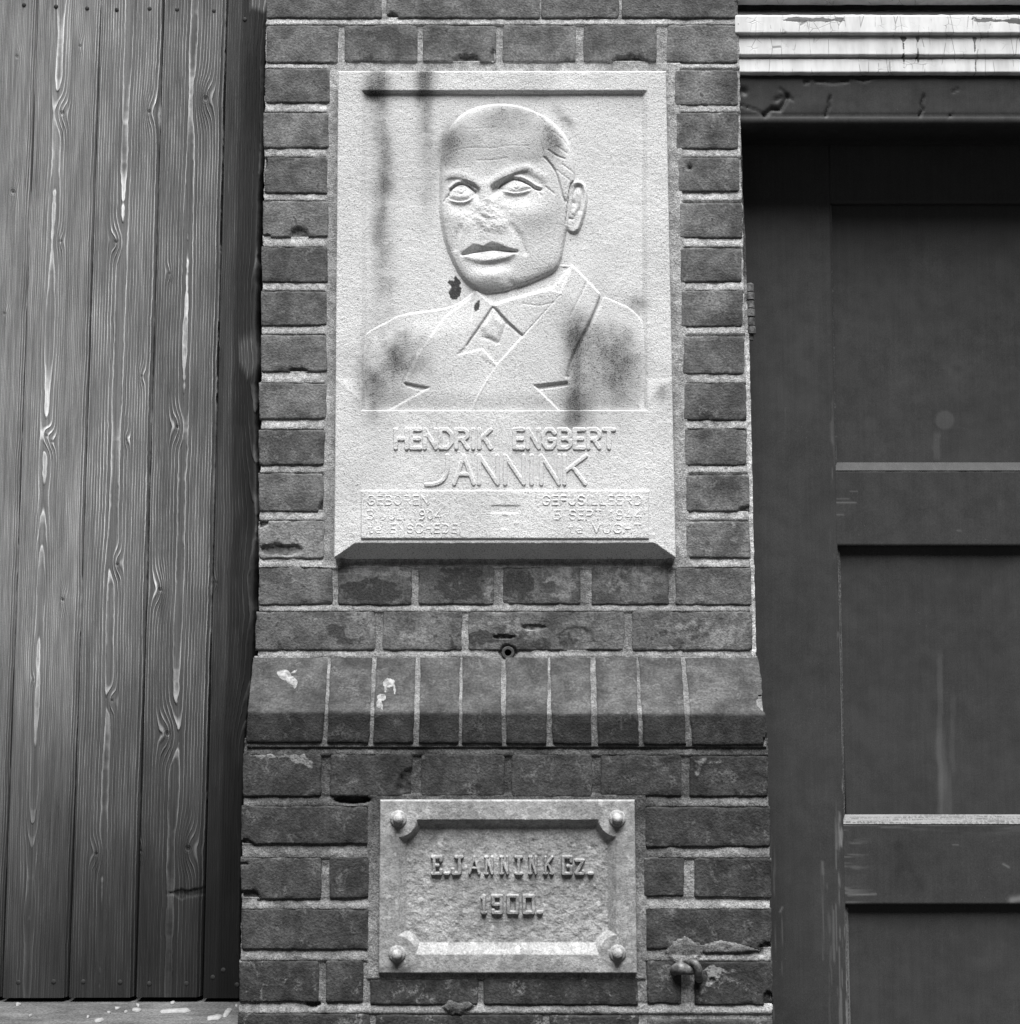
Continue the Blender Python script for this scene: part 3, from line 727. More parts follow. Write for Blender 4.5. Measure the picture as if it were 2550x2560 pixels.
    # forehead lines
    for ln, dp in ((P((640, 520), (700, 487), (780, 476), (880, 480), (970, 468), (1065, 470)), .35), (P((800, 541), (880, 541), (960, 530)), .4), (P((760, 380), (900, 372)), .25)):
        hh = hh-dp*np.exp(-(seg_dist(X, Y, spline(ln))/1.8)**2)
    # hair: a slight step behind the hairline and combed lines
    hair = P((1100, 284), (1140, 350), (1120, 420), (1150, 520), (1200, 588), (1226, 660), (1252, 745), (1300, 700), (1320, 560), (1250, 350), (1180, 300))
    hh += .9*sstep(-1, 4, poly_in(X, Y, hair))
    for ln, dp in ((P((1100, 284), (1130, 320), (1150, 348)), 1.0), (P((1145, 525), (1180, 560), (1205, 600), (1222, 650), (1236, 710), (1254, 748)), 1.5),
                   (P((1168, 488), (1210, 515), (1252, 530)), 1.2), (P((1188, 390), (1240, 428), (1300, 505)), .7), (P((1215, 470), (1262, 500)), .8), (P((1210, 590), (1280, 640)), .6), (P((1240, 560), (1300, 600)), .6)):
        hh = hh-dp*np.exp(-(seg_dist(X, Y, spline(ln))/2.2)**2)
    hh = hh+.25*fbm(X*.8+Y*.6, (Y*.8-X*.6)*.25, 9, 55, 2)*sstep(0, 6, poly_in(X, Y, hair))
    # temple and cheek hollow
    hh -= .8*np.exp(-(((X-1330)/40)**2+((Y-620)/40)**2))
    h = np.where(dh > -3, np.maximum(h, np.where(dh > -2, hh, -1)), h)
    # ear
    ear = spline(P((1288, 642), (1322, 632), (1354, 650), (1368, 700), (1364, 770), (1348, 836), (1326, 892), (1296, 906), (1266, 890), (1256, 850), (1262, 780), (1270, 720), (1276, 670)), True, 5)
    de = poly_in(X, Y, ear)
    rim = spline(P((1278, 668), (1300, 648), (1330, 642), (1352, 662), (1358, 710), (1352, 770), (1334, 840), (1318, 880)), n=5)
    he = 2.0*sstep(-1, 7, de)+1.5*np.exp(-(seg_dist(X, Y, rim)/6)**2)
    he -= 2.3*np.exp(-(seg_dist(X, Y, spline(P((1290, 705), (1312, 668), (1336, 672), (1344, 720), (1332, 790))))/4.5)**2)
    he += 1.3*np.exp(-(seg_dist(X, Y, spline(P((1322, 700), (1322, 760), (1300, 800))))/5)**2)
    he -= 2.0*np.exp(-(seg_dist(X, Y, P((1275, 720), (1298, 750)))/4.5)**2)
    he -= 1.5*np.exp(-(seg_dist(X, Y, P((1270, 828), (1292, 832)))/3)**2)
    h = np.where(de > -2, np.maximum(np.where(de > 0, np.minimum(h, 3.6), h), he+1.0*sstep(-1, 5, de)), h)
    h = h+.12*fbm(X, Y, 9, 93, 3)
    vis = h > .02
    hs = np.where(vis, h, -1.0)
    mask = vis[:-1, :-1] | vis[1:, :-1] | vis[1:, 1:] | vis[:-1, 1:]
    Xw, _, Zw = at(X, Y, YS)
    o = grid_mesh('portrait_relief', Xw, YS-(FLOOR+hs)/1000, Zw, STONE, tablet, mask=mask, attrs={'stain': stain(X, Y)})
    o['label'] = 'carved bust of a bald man in suit and tie, nose broken off'
bust()

# ---- raised lettering
G = {
 'A': [[(0, 1), (.5, 0), (1, 1)], [(.2, .66), (.8, .66)]], 'B': [[(0, 0), (0, 1), (.7, 1), (1, .85), (1, .62), (.7, .5), (0, .5)], [(0, 0), (.65, 0), (.92, .13), (.92, .36), (.7, .5)]],
 'C': [[(1, .18), (.75, 0), (.25, 0), (0, .25), (0, .75), (.25, 1), (.75, 1), (1, .82)]], 'D': [[(0, 0), (0, 1), (.6, 1), (1, .72), (1, .28), (.6, 0), (0, 0)]],
 'E': [[(1, 0), (0, 0), (0, 1), (1, 1)], [(0, .5), (.85, .5)]], 'F': [[(1, 0), (0, 0), (0, 1)], [(0, .5), (.85, .5)]],
 'G': [[(1, .2), (.75, 0), (.25, 0), (0, .25), (0, .75), (.25, 1), (.75, 1), (1, .8), (1, .55), (.55, .55)]], 'H': [[(0, 0), (0, 1)], [(1, 0), (1, 1)], [(0, .5), (1, .5)]],
 'I': [[(.5, 0), (.5, 1)]], 'J': [[(1, 0), (1, .66), (.78, .9), (.45, 1), (0, 1)]], 'K': [[(0, 0), (0, 1)], [(1.05, 0), (0, .58)], [(.38, .38), (1, 1)]],
 'L': [[(0, 0), (0, 1), (1, 1)]], 'N': [[(0, 1), (0, 0), (1, 1), (1, 0)]], 'O': [[(.3, 0), (.7, 0), (1, .28), (1, .72), (.7, 1), (.3, 1), (0, .72), (0, .28), (.3, 0)]],
 'P': [[(0, 1), (0, 0), (.7, 0), (1, .15), (1, .4), (.7, .55), (0, .55)]], 'R': [[(0, 1), (0, 0), (.7, 0), (1, .15), (1, .38), (.7, .52), (0, .52)], [(.5, .52), (1, 1)]],
 'S': [[(1, .15), (.75, 0), (.25, 0), (0, .15), (0, .36), (.25, .5), (.75, .5), (1, .64), (1, .85), (.75, 1), (.25, 1), (0, .85)]], 'T': [[(0, 0), (1, 0)], [(.5, 0), (.5, 1)]],
 'U': [[(0, 0), (0, .75), (.25, 1), (.75, 1), (1, .75), (1, 0)]], 'V': [[(0, 0), (.5, 1), (1, 0)]],
 't': [[(.4, .1), (.4, .9), (.6, 1), (.9, 1)], [(0, .35), (.85, .35)]], 'e': [[(0, .68), (1, .68), (1, .5), (.75, .35), (.25, .35), (0, .5), (0, .85), (.25, 1), (.95, 1)]],
 '0': [[(.5, 0), (.9, .2), (.9, .8), (.5, 1), (.1, .8), (.1, .2), (.5, 0)]], '1': [[(.2, .2), (.55, 0), (.55, 1)]], '3': [[(0, .05), (.7, 0), (1, .2), (.75, .46), (.4, .48), (.8, .52), (1, .78), (.7, 1), (0, .95)]],
 '4': [[(.75, 1), (.75, 0), (0, .68), (1, .68)]], '5': [[(.9, 0), (.15, 0), (.1, .45), (.65, .42), (1, .68), (.7, 1), (0, .97)]],
 '9': [[(.95, .4), (.7, .52), (.25, .5), (.05, .28), (.25, 0), (.75, 0), (.95, .25), (.95, .7), (.6, 1), (.1, .97)]],
}
NARROW = {'I': .25, '1': .55, 't': .6, 'e': .75, 'J': .8, 'L': .8, 'E': .8, 'F': .8, ' ': .55, '.': .3, 'S': .85, 'T': .9}
def relief_patch(name, strokes, hw, height, base, parent, mat, soft=1.6, step=1.0, worn=0., box=False, stainv=0.0, yplane=YS, seed=0):
    pts = np.array([p for s_ in strokes for p in s_]); m = hw+3
    xs = np.arange(pts[:, 0].min()-m, pts[:, 0].max()+m, step); ys = np.arange(pts[:, 1].min()-m, pts[:, 1].max()+m, step)
    X, Y = np.meshgrid(xs, ys); d = np.full(X.shape, 1e9)
    for s_ in strokes:
        d = np.minimum(d, seg_dist(X, Y, s_))
    d = d+.5*fbm(X, Y, 6, seed+3, 2)
    hgt = height*sstep(-soft*.5, soft, hw-d)
    if worn: hgt = hgt*np.clip(1-worn*(.5+.9*fbm(X, Y, 14, seed+9, 2)), .1, 1)
    vis = hgt > .03; mask = vis[:-1, :-1] | vis[1:, :-1] | vis[1:, 1:] | vis[:-1, 1:]
    Xw, _, Zw = at(X, Y, yplane)
    return grid_mesh(name, Xw, yplane-(base+np.where(vis, hgt, -.5))/1000, Zw, mat, parent, mask=mask, attrs={'stain': np.full(X.shape, stainv)})
def word(text, x0, x1, y0, y1, hw, height, base, worn=0., gap=.32, parent=None, mat=None, **kw):
    tot = sum(NARROW.get(c, 1.) for c in text)+gap*(len(text)-1); u = (x1-x0)/tot; x = x0
    for i, c in enumerate(text):
        wd = NARROW.get(c, 1.)*u
        if c != ' ':
            if c == '.': st = [[(x+wd*.4, y1-hw*.5), (x+wd*.5, y1-hw*.5)]]
            else: st = [[(x+a*wd, y0+hw+b*(y1-y0-2*hw)) for a, b in s_] for s_ in G[c]]
            relief_patch('letter', st, hw, height, base, parent or tablet, mat or STONE, worn=worn, seed=int(x) % 91, **kw)
        x += wd+gap*u
word('HENDRIK', 990, 1226, 1070, 1127, 5.6, 1.7, 4.5, .25, .42)
word('ENGBERT', 1286, 1534, 1070, 1127, 5.6, 1.7, 4.5, .25, .42)
# the family name in larger, flatter letters with a sweeping initial
for txt, a, b in (('A', 1136, 1184), ('N', 1198, 1244), ('N', 1263, 1309), ('I', 1318, 1340), ('N', 1353, 1397), ('K', 1411, 1462)):
    word(txt, a, b, 1136, 1216, 5.4, 1.6, 4.5, .06, soft=2.2)
relief_patch('letter', [spline([(1119, 1140), (1118, 1180), (1106, 1203), (1085, 1212), (1066, 1213)], n=4)], 5.2, 1.6, 4.5, tablet, STONE, soft=2.2, worn=.06)
for txt, a, b, y0, y1 in (('GEBOREN', 921, 1070, 1239, 1265), ('3 JULI 1904', 921, 1103, 1275, 1302), ('te ENSCHEDE', 923, 1143, 1310, 1335),
                          ('GEFUSILLEERD', 1357, 1602, 1239, 1265), ('5 SEPT 1944', 1386, 1601, 1275, 1302), ('te VUGHT', 1422, 1602, 1310, 1335)):
    word(txt, a, b, y0, y1, 2.1, .75, 6.5, .4, .5, soft=1.6, step=.9)

# ------------------------------------------------------------------ name plate below
YP = YL-.006
plate = empty('name_plate', (0, 0, float(at(1270, 2433, YL)[2])))
tag(plate, 'smaller grey stone name plate with four round bosses, dated 1900, under the splayed plinth', 'name plate')
ys = np.linspace(2000, 2434, 250); ss = np.linspace(0, 1, 372); S, PY = np.meshgrid(ss, ys)
pl_l = 950-(PY-2000)*4/434; pl_r = 1587+(PY-2000)*6/434; PX = pl_l*(1-S)+pl_r*S
PEG = [(996, 2047), (1543, 2046), (993, 2385), (1544, 2383)]
fx = np.minimum(PX-996, 1541-PX); ft = PY-2049; fb = 2386-PY
prof = np.minimum(np.minimum(np.clip(fx/21, 0, 1), np.clip(ft/20, 0, 1)), np.clip(fb/26, 0, 1))
for (cx, cy) in PEG:
    prof = np.minimum(prof, np.clip((np.hypot(PX-cx, PY-cy)-46)/14, 0, 1))
prof = np.clip(prof, 0, 1)
ed = np.minimum(np.minimum(PX-pl_l, pl_r-PX), np.minimum(PY-2000, 2434-PY))
h = -11.0*prof+sstep(.85, 1, prof)*(1.0*fbm(PX, PY, 15, 17, 4)+.6*np.abs(fbm(PX, PY, 8, 18, 3)))+.3*fbm(PX, PY, 30, 19, 3)-1.5*np.clip(1-ed/3.5, 0, 1)**2
pst = .07-.08*sstep(.7, 1, prof)+.12*fbm(PX, PY, 50, 23, 4)-.3*(prof > .05)*(prof < .9)*(PY > 2340)+.25*sstep(.2, .0, prof)*sstep(.1, .4, fbm(PX, PY, 40, 24, 3))
pst = pst+.5*blob(PX, PY, 1000, 2420, 50, 20, 1)+.3*blob(PX, PY, 1535, 2090, 40, 30, 1)
pst = np.clip(pst, -.28, 1)
X, _, Z = at(PX, PY, YP)
grid_mesh('slab', X, YP-h/1000, Z, PLATE, plate, skirt=YL+.02, attrs={'stain': pst}, sharp=45)
def lathe(name, c, prof_, mat, parent, n=20, axis='Y', attrs=None):
    """profile of (radius, height towards the street)"""
    V = []; Q = []
    for r, hgt in prof_:
        for i in range(n):
            a = 2*math.pi*i/n; V.append((c[0]+r*math.cos(a), c[1]-hgt, c[2]+r*math.sin(a)))
    for j in range(len(prof_)-1):
        for i in range(n): Q.append((j*n+i, j*n+(i+1) % n, (j+1)*n+(i+1) % n, (j+1)*n+i))
    return mesh_np(name, V, Q, mat, parent, True, 60, {'stain': np.full(len(V), .12)})
for (cx, cy) in PEG:
    c = [float(q) for q in at(cx, cy, YP)]
    lathe('boss', c, [(.0108, -.001), (.0106, .0012), (.0095, .0024), (.0068, .0028), (.0064, .0075), (.0056, .0098), (.0038, .0115), (.0018, .0122), (.0001, .0124)], PLATE, plate)
# slab letters standing on the sunk field
SB = {
 'E': [[(0, 0), (1, 0), (1, .2)], [(.2, 0), (.2, 1)], [(0, 1), (1, 1), (1, .8)], [(.2, .5), (.65, .5)]],
 'J': [[(.35, 0), (1, 0)], [(.72, 0), (.72, 1), (.0, 1), (0, .75)]], 'A': [[(.5, 0), (.0, 1)], [(.5, 0), (1, 1)], [(.22, .66), (.78, .66)]],
 'N': [[(.12, 1), (.12, 0), (.88, 1), (.88, 0)], [(0, 0), (.25, 0)], [(0, 1), (.25, 1)]], 'I': [[(.5, 0), (.5, 1)], [(.1, 0), (.9, 0)], [(.1, 1), (.9, 1)]],
 'K': [[(.15, 0), (.15, 1)], [(1, 0), (.15, .55)], [(.45, .4), (1, 1)], [(0, 1), (.3, 1)], [(.8, 1), (1.05, 1)]],
 'G': [[(1, .25), (1, 0), (0, 0), (0, 1), (1, 1), (1, .55), (.6, .55)]], 'z': [[(0, .2), (1, .2), (0, 1), (1, 1), (1, .85)]],
 '1': [[(.1, .12), (.5, 0), (.5, 1)], [(.2, 1), (.8, 1)]], '9': [[(1, .5), (0, .5), (0, 0), (1, 0), (1, 1), (0, 1), (0, .85)]], '0': [[(0, 0), (1, 0), (1, 1), (0, 1), (0, 0)]],
}
def pu(u, v): return 900+.3846*u, 1960+.3846*v
def slabword(items, v0, v1, hw):
    for c, u0, u1 in items:
        xa, ya = pu(u0, v0); xb, yb = pu(u1, v1)
        if c == '.': st = [[(xa+hw, yb-hw), (xb-hw, yb-hw)]]
        else: st = [[(xa+hw+a*(xb-xa-2*hw), ya+hw+b*(yb-ya-2*hw)) for a, b in s_] for s_ in SB[c]]
        relief_patch('letter', st, hw*(.80 if c in 'ANK' else 1), 4.8, -10.8, plate, PLATE, soft=1.8, worn=.1, stainv=.0, yplane=YP, seed=int(u0) % 77)
slabword([('E', 457, 535), ('.', 540, 585), ('J', 592, 672), ('A', 700, 785), ('N', 803, 875), ('N', 903, 975), ('I', 998, 1065), ('N', 1090, 1160), ('K', 1188, 1262),
          ('G', 1310, 1385), ('z', 1395, 1465), ('.', 1480, 1525)], 470, 600, 4.5)
slabword([('1', 780, 830), ('9', 852, 930), ('0', 952, 1035), ('0', 1055, 1140), ('.', 1148, 1192)], 724, 856, 4.9)

# ------------------------------------------------------------------ boarded opening on the left
YB = .045
boards = empty('boarded_shutter', (float(at(300, 2500, YB)[0]), YB, float(at(300, 2500, YB)[2])))
tag(boards, 'weathered vertical tongue and groove wooden boards closing the opening left of the pier', 'shutter')
def jx(k, y):       # joint k at photograph row y
    tops = [-222, -65, 93, 251, 408, 566, 722]; bots = [-332, -164, 2, 169, 336, 504, 668]
    return tops[k]+(bots[k]-tops[k])*y/2507
KNOTS = {0: [(-40, 600, 9)], 1: [(42, 142, 9), (32, 480, 13), (11, 785, 7), (70, 1900, 6)],
         2: [(155, 283, 12), (200, 115, 7), (152, 604, 7), (117, 1090, 8), (131, 1105, 8), (156, 1500, 11), (83, 1700, 4), (147, 2020, 3)],
         3: [(373, 280, 11), (290, 605, 10), (355, 942, 7), (317, 1100, 5), (293, 1412, 9), (280, 1752, 8), (240, 2135, 10)],
         4: [(514, 247, 15), (424, 685, 6), (443, 1068, 11), (400, 1475, 13), (418, 1835, 15), (470, 2122, 16), (352, 2128, 8)],
         5: [(541, 1457, 6), (548, 875, 6)]}
# ring pattern of each board: (centre across 0..1, pith depth mm, ring spacing mm, contrast, base tone)
BD = {0: (.5, 16, 3.0, .6, .22), 1: (-.3, 9, 2.0, 1.2, .26), 2: (.38, 13, 2.3, 1.4, .25), 3: (.47, 9, 3.4, 2.2, .195), 4: (.50, 10, 3.6, 2.7, .128), 5: (.95, 26, 4.6, 1.6, .024)}
NAILS = {0: [(-20, 14), (-40, 2456)], 1: [(60, 12)], 2: [(140, 16), (218, 21), (46, 2456), (134, 2454)], 3: [(292, 24), (374, 22), (208, 2454), (300, 2455)],
         4: [(443, 24), (535, 27), (373, 2459), (466, 2459)], 5: [(612, 48), (532, 2443), (558, 2425), (592, 2462)]}
def board(k):
    last = k == 5
    ys = np.linspace(-200, 2494+random.uniform(-1.5, 1.5), 900)
    ss = np.unique(np.concatenate([np.linspace(0, 1, 62), [.006, .014, .022, .93, .955, .975, .99]]))
    S, PY = np.meshgrid(ss, ys)
    a0, a1 = (jx(5, PY), jx(5, PY)*0) if last else (jx(k, PY), jx(k+1, PY))
    if last:
        # waney right edge, behind the pier arris
        we = np.interp(PY, [-200, 0, 120, 300, 500, 640, 720, 800, 860, 910, 960, 1150, 1280, 1450, 1600, 1700, 1850, 2050, 2300, 2494], [690, 676, 668, 664, 652, 648, 646, 643, 647, 650, 642, 646, 648, 640, 640, 632, 616, 610, 606, 604])
        a1 = we+2*fbm(0*PY, PY, 40, 71, 3)
    x0_ = a0+3.0; x1_ = a1-(0 if last else 4.0)
    PX = x0_*(1-S)+x1_*S
    cxx, dep, spc, con, tone0 = BD[k]
    Wd = 84.0; a = (S-cxx)*Wd; z = PY*.539
    z0 = k*531.7
    dd = dep+dep*.55*fbm(0*z+k*97, z+z0, 380, 5+k, 2)+dep*.12*fbm(0*z, z+z0, 80, 9+k, 2)
    wig = 1.6*fbm(S*Wd*.15+k*31, z+z0, 130, 15+k, 3)
    knot = np.zeros_like(PX); extra = np.zeros_like(PX); 
    for (kx, ky, kr) in KNOTS[k]:
        dx = (PX-kx)*.539; dz = (PY-ky)*.539; r = kr*.539
        extra += 1.25*r/3.5*np.exp(-(dx/(r*1.5))**2-(dz/(r*3.6))**2)
        rr = np.hypot(dx, dz*.9)/r
        knot = np.maximum(knot, np.clip(1.25-rr, 0, 1.25)*.9)
    rad = np.sqrt((a+wig)**2+dd**2)
    phase = rad/spc+extra+.10*fbm(S*Wd, z+z0, 12, 33+k, 2)
    # grime: the foot of the boards is stained dark by splash, with an uneven tide line
    tide = sstep(1330, 2540, PY+110*fbm(PX, PY*.4, 160, 21, 3)+40*fbm(PX*2, PY*.3, 60, 22, 3)+12*k)
    tone = tone0*(1-.86*tide)*(1+.22*fbm(PX*2.2, PY*.5, 120, 27+k, 3))
    if last:
        pale = np.maximum(sstep(.0, .16, .11-(S-.42)*0-np.abs(S-.36)), 0)
        pt = fbm(PX, PY*.35, 60, 44, 3)
        tone = tone*(1+1.1*sstep(.42, .30, S))*(1-.45*sstep(.35, .6, S)*sstep(-.1, .3, pt))
        tone = tone+.05*np.exp(-((S-.93)/.05)**2)*sstep(300, 520, PY)*sstep(1500, 1200, PY)
        tone = tone+.06*sstep(.45, .55, S)*sstep(830, 870, PY-20*fbm(PX, 0*PX, 9, 5, 2)+30*(1-S))*sstep(960, 930, PY+150*np.abs(S-.75))
        tone = tone+.12*sstep(.5, .6, S)*sstep(34, 18, PY+14*fbm(PX, 0*PX, 8, 6, 2))
    # worn arris and bevel of the tongue side
    h = np.zeros_like(PX)
    we_ = (S*(x1_-x0_)); wr = ((1-S)*(x1_-x0_))
    h -= 1.8*np.clip(1-we_/4, 0, 1)
    if not last: h -= 9.0*np.clip(1-wr/9, 0, 1)
    else: h -= 9*np.clip(1-wr/9, 0, 1)**2
    h -= 1.6*sstep(.6, 1.1, knot)
    h += .5*fbm(PX, PY*.3, 60, 61+k, 2)
    if k == 4:
        kq = ((PX-470)/56)**2+((PY-2232-.08*(470-PX)+9*fbm(PX, PY, 18, 5, 3))/11)**2
        h -= 2.2*sstep(1.1, .5, kq)*(.6+.8*np.abs(fbm(PX, PY, 12, 6, 3))); tone = tone*(1-.3*sstep(1.1, .6, kq))
    X, _, Z = at(PX, PY, YB)
    o = grid_mesh('plank', X, YB-h/1000, Z, WOOD, boards, skirt=YB+.022, attrs={'phase': phase, 'tone': tone, 'knot': knot, 'contrast': np.full(PX.shape, con)*(1-.55*tide)}, sharp=60)
    for (nx_, ny_) in NAILS.get(k, ()):
        c = [float(q) for q in at(nx_, ny_, YB)]
        lathe('nail', c, [(.0031, -.001), (.0031, .0002), (.0027, .0005), (.0001, .0005)], NAIL, o, 12)
for k in range(0, 6): board(k)
x0 = at(-330, 1200, YB)[0]; x1 = at(668, 1200, YB)[0]
box_mesh('backing_panel', float(x0), float(x1)+.03, YB+.030, YB+.06, float(at(0, 2520, YB)[2]), float(at(0, -205, YB)[2]), BLACK, boards)  # added black sheet, blocks light behind the board gaps

# stone sill under the boards
zs = float(at(300, 2506, YB)[2]); xs1 = float(at(599, 2506, YB)[0])
sill = box_mesh('window_sill', -1.0, -.343, -.13, YB+.06, zs-.11, zs, SILL, None, .004)
tag(sill, 'worn grey stone sill under the wooden boards, littered with paint flakes', 'sill')
apron = box_mesh('apron_wall', -1.0, -.35, -.06, YB+.06, 0, zs-.112, m_plain('rendered_apron', .12, .9, 60)); tag(apron, kind='structure')
FL = [((130, 1680), 22, 9, .2), ((830, 1707), 20, 6, -.1), ((965, 1720), 52, 9, .12), ((1225, 1724), 112, 16, .03), ((700, 1790), 30, 17, .1), ((1518, 1773), 54, 16, -.05), ((890, 1731), 15, 5, 0),
      ((975, 1684), 14, 8, .4), ((1222, 1668), 18, 6, -.4), ((622, 1768), 12, 5, .1), ((770, 1738), 15, 4, -.2), ((215, 1758), 14, 4, 0), ((1672, 1690), 10, 6, .3), ((1600, 1742), 24, 38, 0)]
for i, ((u, v), rx, ry, ro) in enumerate(FL):
    c = atz(u*.3534, 1920+v*.3534, zs); sx = rx*.3534*.539e-3*1.02; sy = ry*.3534*.539e-3*4.2
    n = 9; V = []; rr = [random.uniform(.55, 1.1) for _ in range(n)]
    for lv, zz in ((1, .0004), (.9, .0022)):
        for q in range(n):
            an = 2*math.pi*q/n; x = rr[q]*math.cos(an)*sx*lv; y = rr[q]*math.sin(an)*sy*lv
            V.append((c[0]+x*math.cos(ro)-y*math.sin(ro), c[1]+x*math.sin(ro)+y*math.cos(ro), zs+zz+random.uniform(0, .0016)*(lv < 1)))
    V.append((c[0], c[1], zs+.003)); T = []
    for q in range(n):
        p = (q+1) % n; T += [(q, p, n+p), (q, n+p, n+q), (n+q, n+p, 2*n)]
    o = mesh_np('paint_flake', V, T, FLAKE, None, False, None, None, True)
    if rx > 100: tag(o, 'longest white paint splinter lying on the stone sill', 'paint flake', 'paint flakes on the sill')
    elif (u, v) == (965, 1720): tag(o, 'medium curled white paint flake left of the longest splinter on the sill', 'paint flake', 'paint flakes on the sill')
    elif (u, v) == (700, 1790): tag(o, 'chunky white paint flake at the front edge of the sill', 'paint flake', 'paint flakes on the sill')
    elif (u, v) == (1518, 1773): tag(o, 'oblong white paint flake near the pier end of the sill', 'paint flake', 'paint flakes on the sill')
    else: tag(o, 'tiny pale paint chip scattered on the stone sill', 'paint flake', 'tiny paint chips on the sill')

# ------------------------------------------------------------------ panelled door on the right
YD = .094; YPN = YD+.012
door = empty('panelled_door', (float(at(2300, 2700, YD)[0]), YD, 0))
tag(door, 'dark painted panelled door with worn edges right of the brick pier', 'door')
def flat_panel(name, x0t, x0b, x1t, x1b, y0, y1, Y, mat, parent, stainf=None, back=.02, wob=.4, step=5, bevel=1.0, yb0=None):
    nx = max(6, int((x1t-x0t)/step)); ny = max(6, int((y1-y0)/step))
    s = np.unique(np.concatenate([np.linspace(0, 1, nx), [.002, .006, .994, .998]])); t = np.unique(np.concatenate([np.linspace(0, 1, ny), [.001, .004, .996, .999]]))
    S, T = np.meshgrid(s, t); PY = y0+(y1-y0)*T; PX = (x0t+(x0b-x0t)*T)*(1-S)+(x1t+(x1b-x1t)*T)*S
    h = wob*fbm(PX, PY, 130, int(x0t+y0) % 300, 3)
    ed = np.minimum(np.minimum(S, 1-S)*(x1t-x0t), np.minimum(T, 1-T)*(y1-y0)); h -= bevel*np.clip(1-ed/3, 0, 1)
    st = stainf(PX, PY) if stainf else np.zeros_like(PX)
    X, _, Z = at(PX, PY, Y)
    return grid_mesh(name, X, Y-h/1000, Z, mat, parent, skirt=Y+back, attrs={'stain': st}, sharp=50)
def scratch(PX, PY, lines):
    s = np.zeros_like(PX)
    for (x0, y0, x1, y1, w_, a) in lines: s = np.maximum(s, a*np.exp(-(seg_dist(PX, PY, [(x0, y0), (x1, y1)])/w_)**2))
    return s
def stile_stain(PX, PY):
    edge = np.interp(PY, [540, 1169, 1364, 1400, 1950, 2060, 2250, 2290, 2560], [2072, 2082, 2085, 2092, 2108, 2102, 2104, 2112, 2120])
    d = edge-PX
    n = fbm(PX*3, PY*.4, 40, 81, 3)
    s = .9*sstep(.1, .3, n)*np.exp(-(d/6)**2)*sstep(700, 1900, PY)
    n2 = fbm(PX*5, PY*.14, 26, 82, 3)
    s += .42*sstep(.3, .42, n2)*sstep(60, 10, d)*sstep(1950, 2150, PY)+.35*sstep(.3, .5, n2)*sstep(1985, 1945, PX)*sstep(2000, 2300, PY)
    s += scratch(PX, PY, [(2058, 2160, 2058, 2400, 1.2, .25), (2056, 2155, 2058, 2185, 3, .35), (1962, 1020, 1963, 1100, 1, .25), (1950, 2280, 1956, 2268, 2, .6)])
    s += .02*fbm(PX, PY, 160, 83, 3)
    return s
def p1_stain(PX, PY):
    s = .16*sstep(26, 21, np.hypot(PX-2362, PY-1050))+.05*sstep(22, 10, np.hypot(PX-2176, PY-1056))
    s += .13*sstep(11, 6, np.abs(PX-2341+2*fbm(0*PX, PY, 15, 4, 2)))*sstep(1075, 1090, PY)*sstep(1156, 1145, PY)
    s += .10*blob(PX, PY, 2390, 925, 50, 30, 1, -.3)*(.6+fbm(PX, PY, 25, 9, 4))+.06*blob(PX, PY, 2300, 960, 110, 50, 1)*(.5+fbm(PX, PY, 30, 7, 4))
    s += .03*fbm(PX, PY, 90, 84, 4)
    return np.clip(s, -.1, 1)
def p2_stain(PX, PY):
    wv = 4*fbm(0*PX, PY, 50, 31, 3)
    s = .14*sstep(9, 4, np.abs(PX-2352-wv+2))*sstep(1615, 1660, PY)*sstep(2040, 2030, PY)
    s += .16*sstep(17, 9, np.abs(PX-2353-wv*1.5))*sstep(1800, 1850, PY)*sstep(2010, 1930, PY)*.6
    s += .13*sstep(17, 11, np.abs(PX-2364-.02*(PY-1950)))*sstep(1890, 1960, PY)
    s += .08*sstep(9, 4, np.abs(PX-2382-wv))*sstep(1720, 1760, PY)*sstep(1960, 1920, PY)
    n2 = fbm(PX*4, PY*.2, 22, 86, 3); s += .8*sstep(.2, .5, n2)*sstep(2118, 2104, PX)*sstep(1480, 1400, PY)
    s += .025*fbm(PX, PY, 90, 85, 4)
    return s
def p3_stain(PX, PY):
    n2 = fbm(PX*4, PY*.2, 30, 87, 3)
    return .03*fbm(PX, PY, 70, 86, 4)+.9*sstep(-.1, .3, n2)*sstep(2126, 2118, PX)*sstep(2330, 2370, PY)
def r1_stain(PX, PY):
    return .02*fbm(PX, PY, 60, 88, 4)+scratch(PX, PY, [(2083, 1257, 2140, 1257, 1.6, .55), (2088, 1246, 2122, 1246, 1.2, .4), (2083, 1286, 2108, 1286, 1.4, .5), (2125, 1228, 2143, 1228, 1, .3), (2393, 1326, 2402, 1326, 1.6, .4)])+.05*blob(PX, PY, 2500, 1260, 6, 18, 1)
def r2_stain(PX, PY):
    n2 = fbm(PX*.3, PY*4, 30, 89, 3)
    s = .5*sstep(.0, .4, n2)*sstep(2100, 2062, PY)*(.3+.7*sstep(2300, 2110, PX))+.4*sstep(.2, .5, n2)*sstep(2190, 2110, PX)
    s += scratch(PX, PY, [(2120, 2238, 2190, 2235, 2, .6), (2530, 2250, 2552, 2246, 8, .7), (2508, 2160, 2522, 2168, 2.5, .5), (2380, 2111, 2396, 2111, 1, .5)])
    s -= .28*(blob(PX, PY, 2245, 2115, 22, 16, .16)+scratch(PX, PY, [(2245, 2115, 2262, 2150, 12, .14), (2262, 2150, 2235, 2200, 13, .14), (2262, 2150, 2300, 2215, 11, .14)]))
    return s
flat_panel('stile', 1842, 1905, 2071, 2124, 300, 2760, YD, PAINT, door, stile_stain, .03, .5, 3)
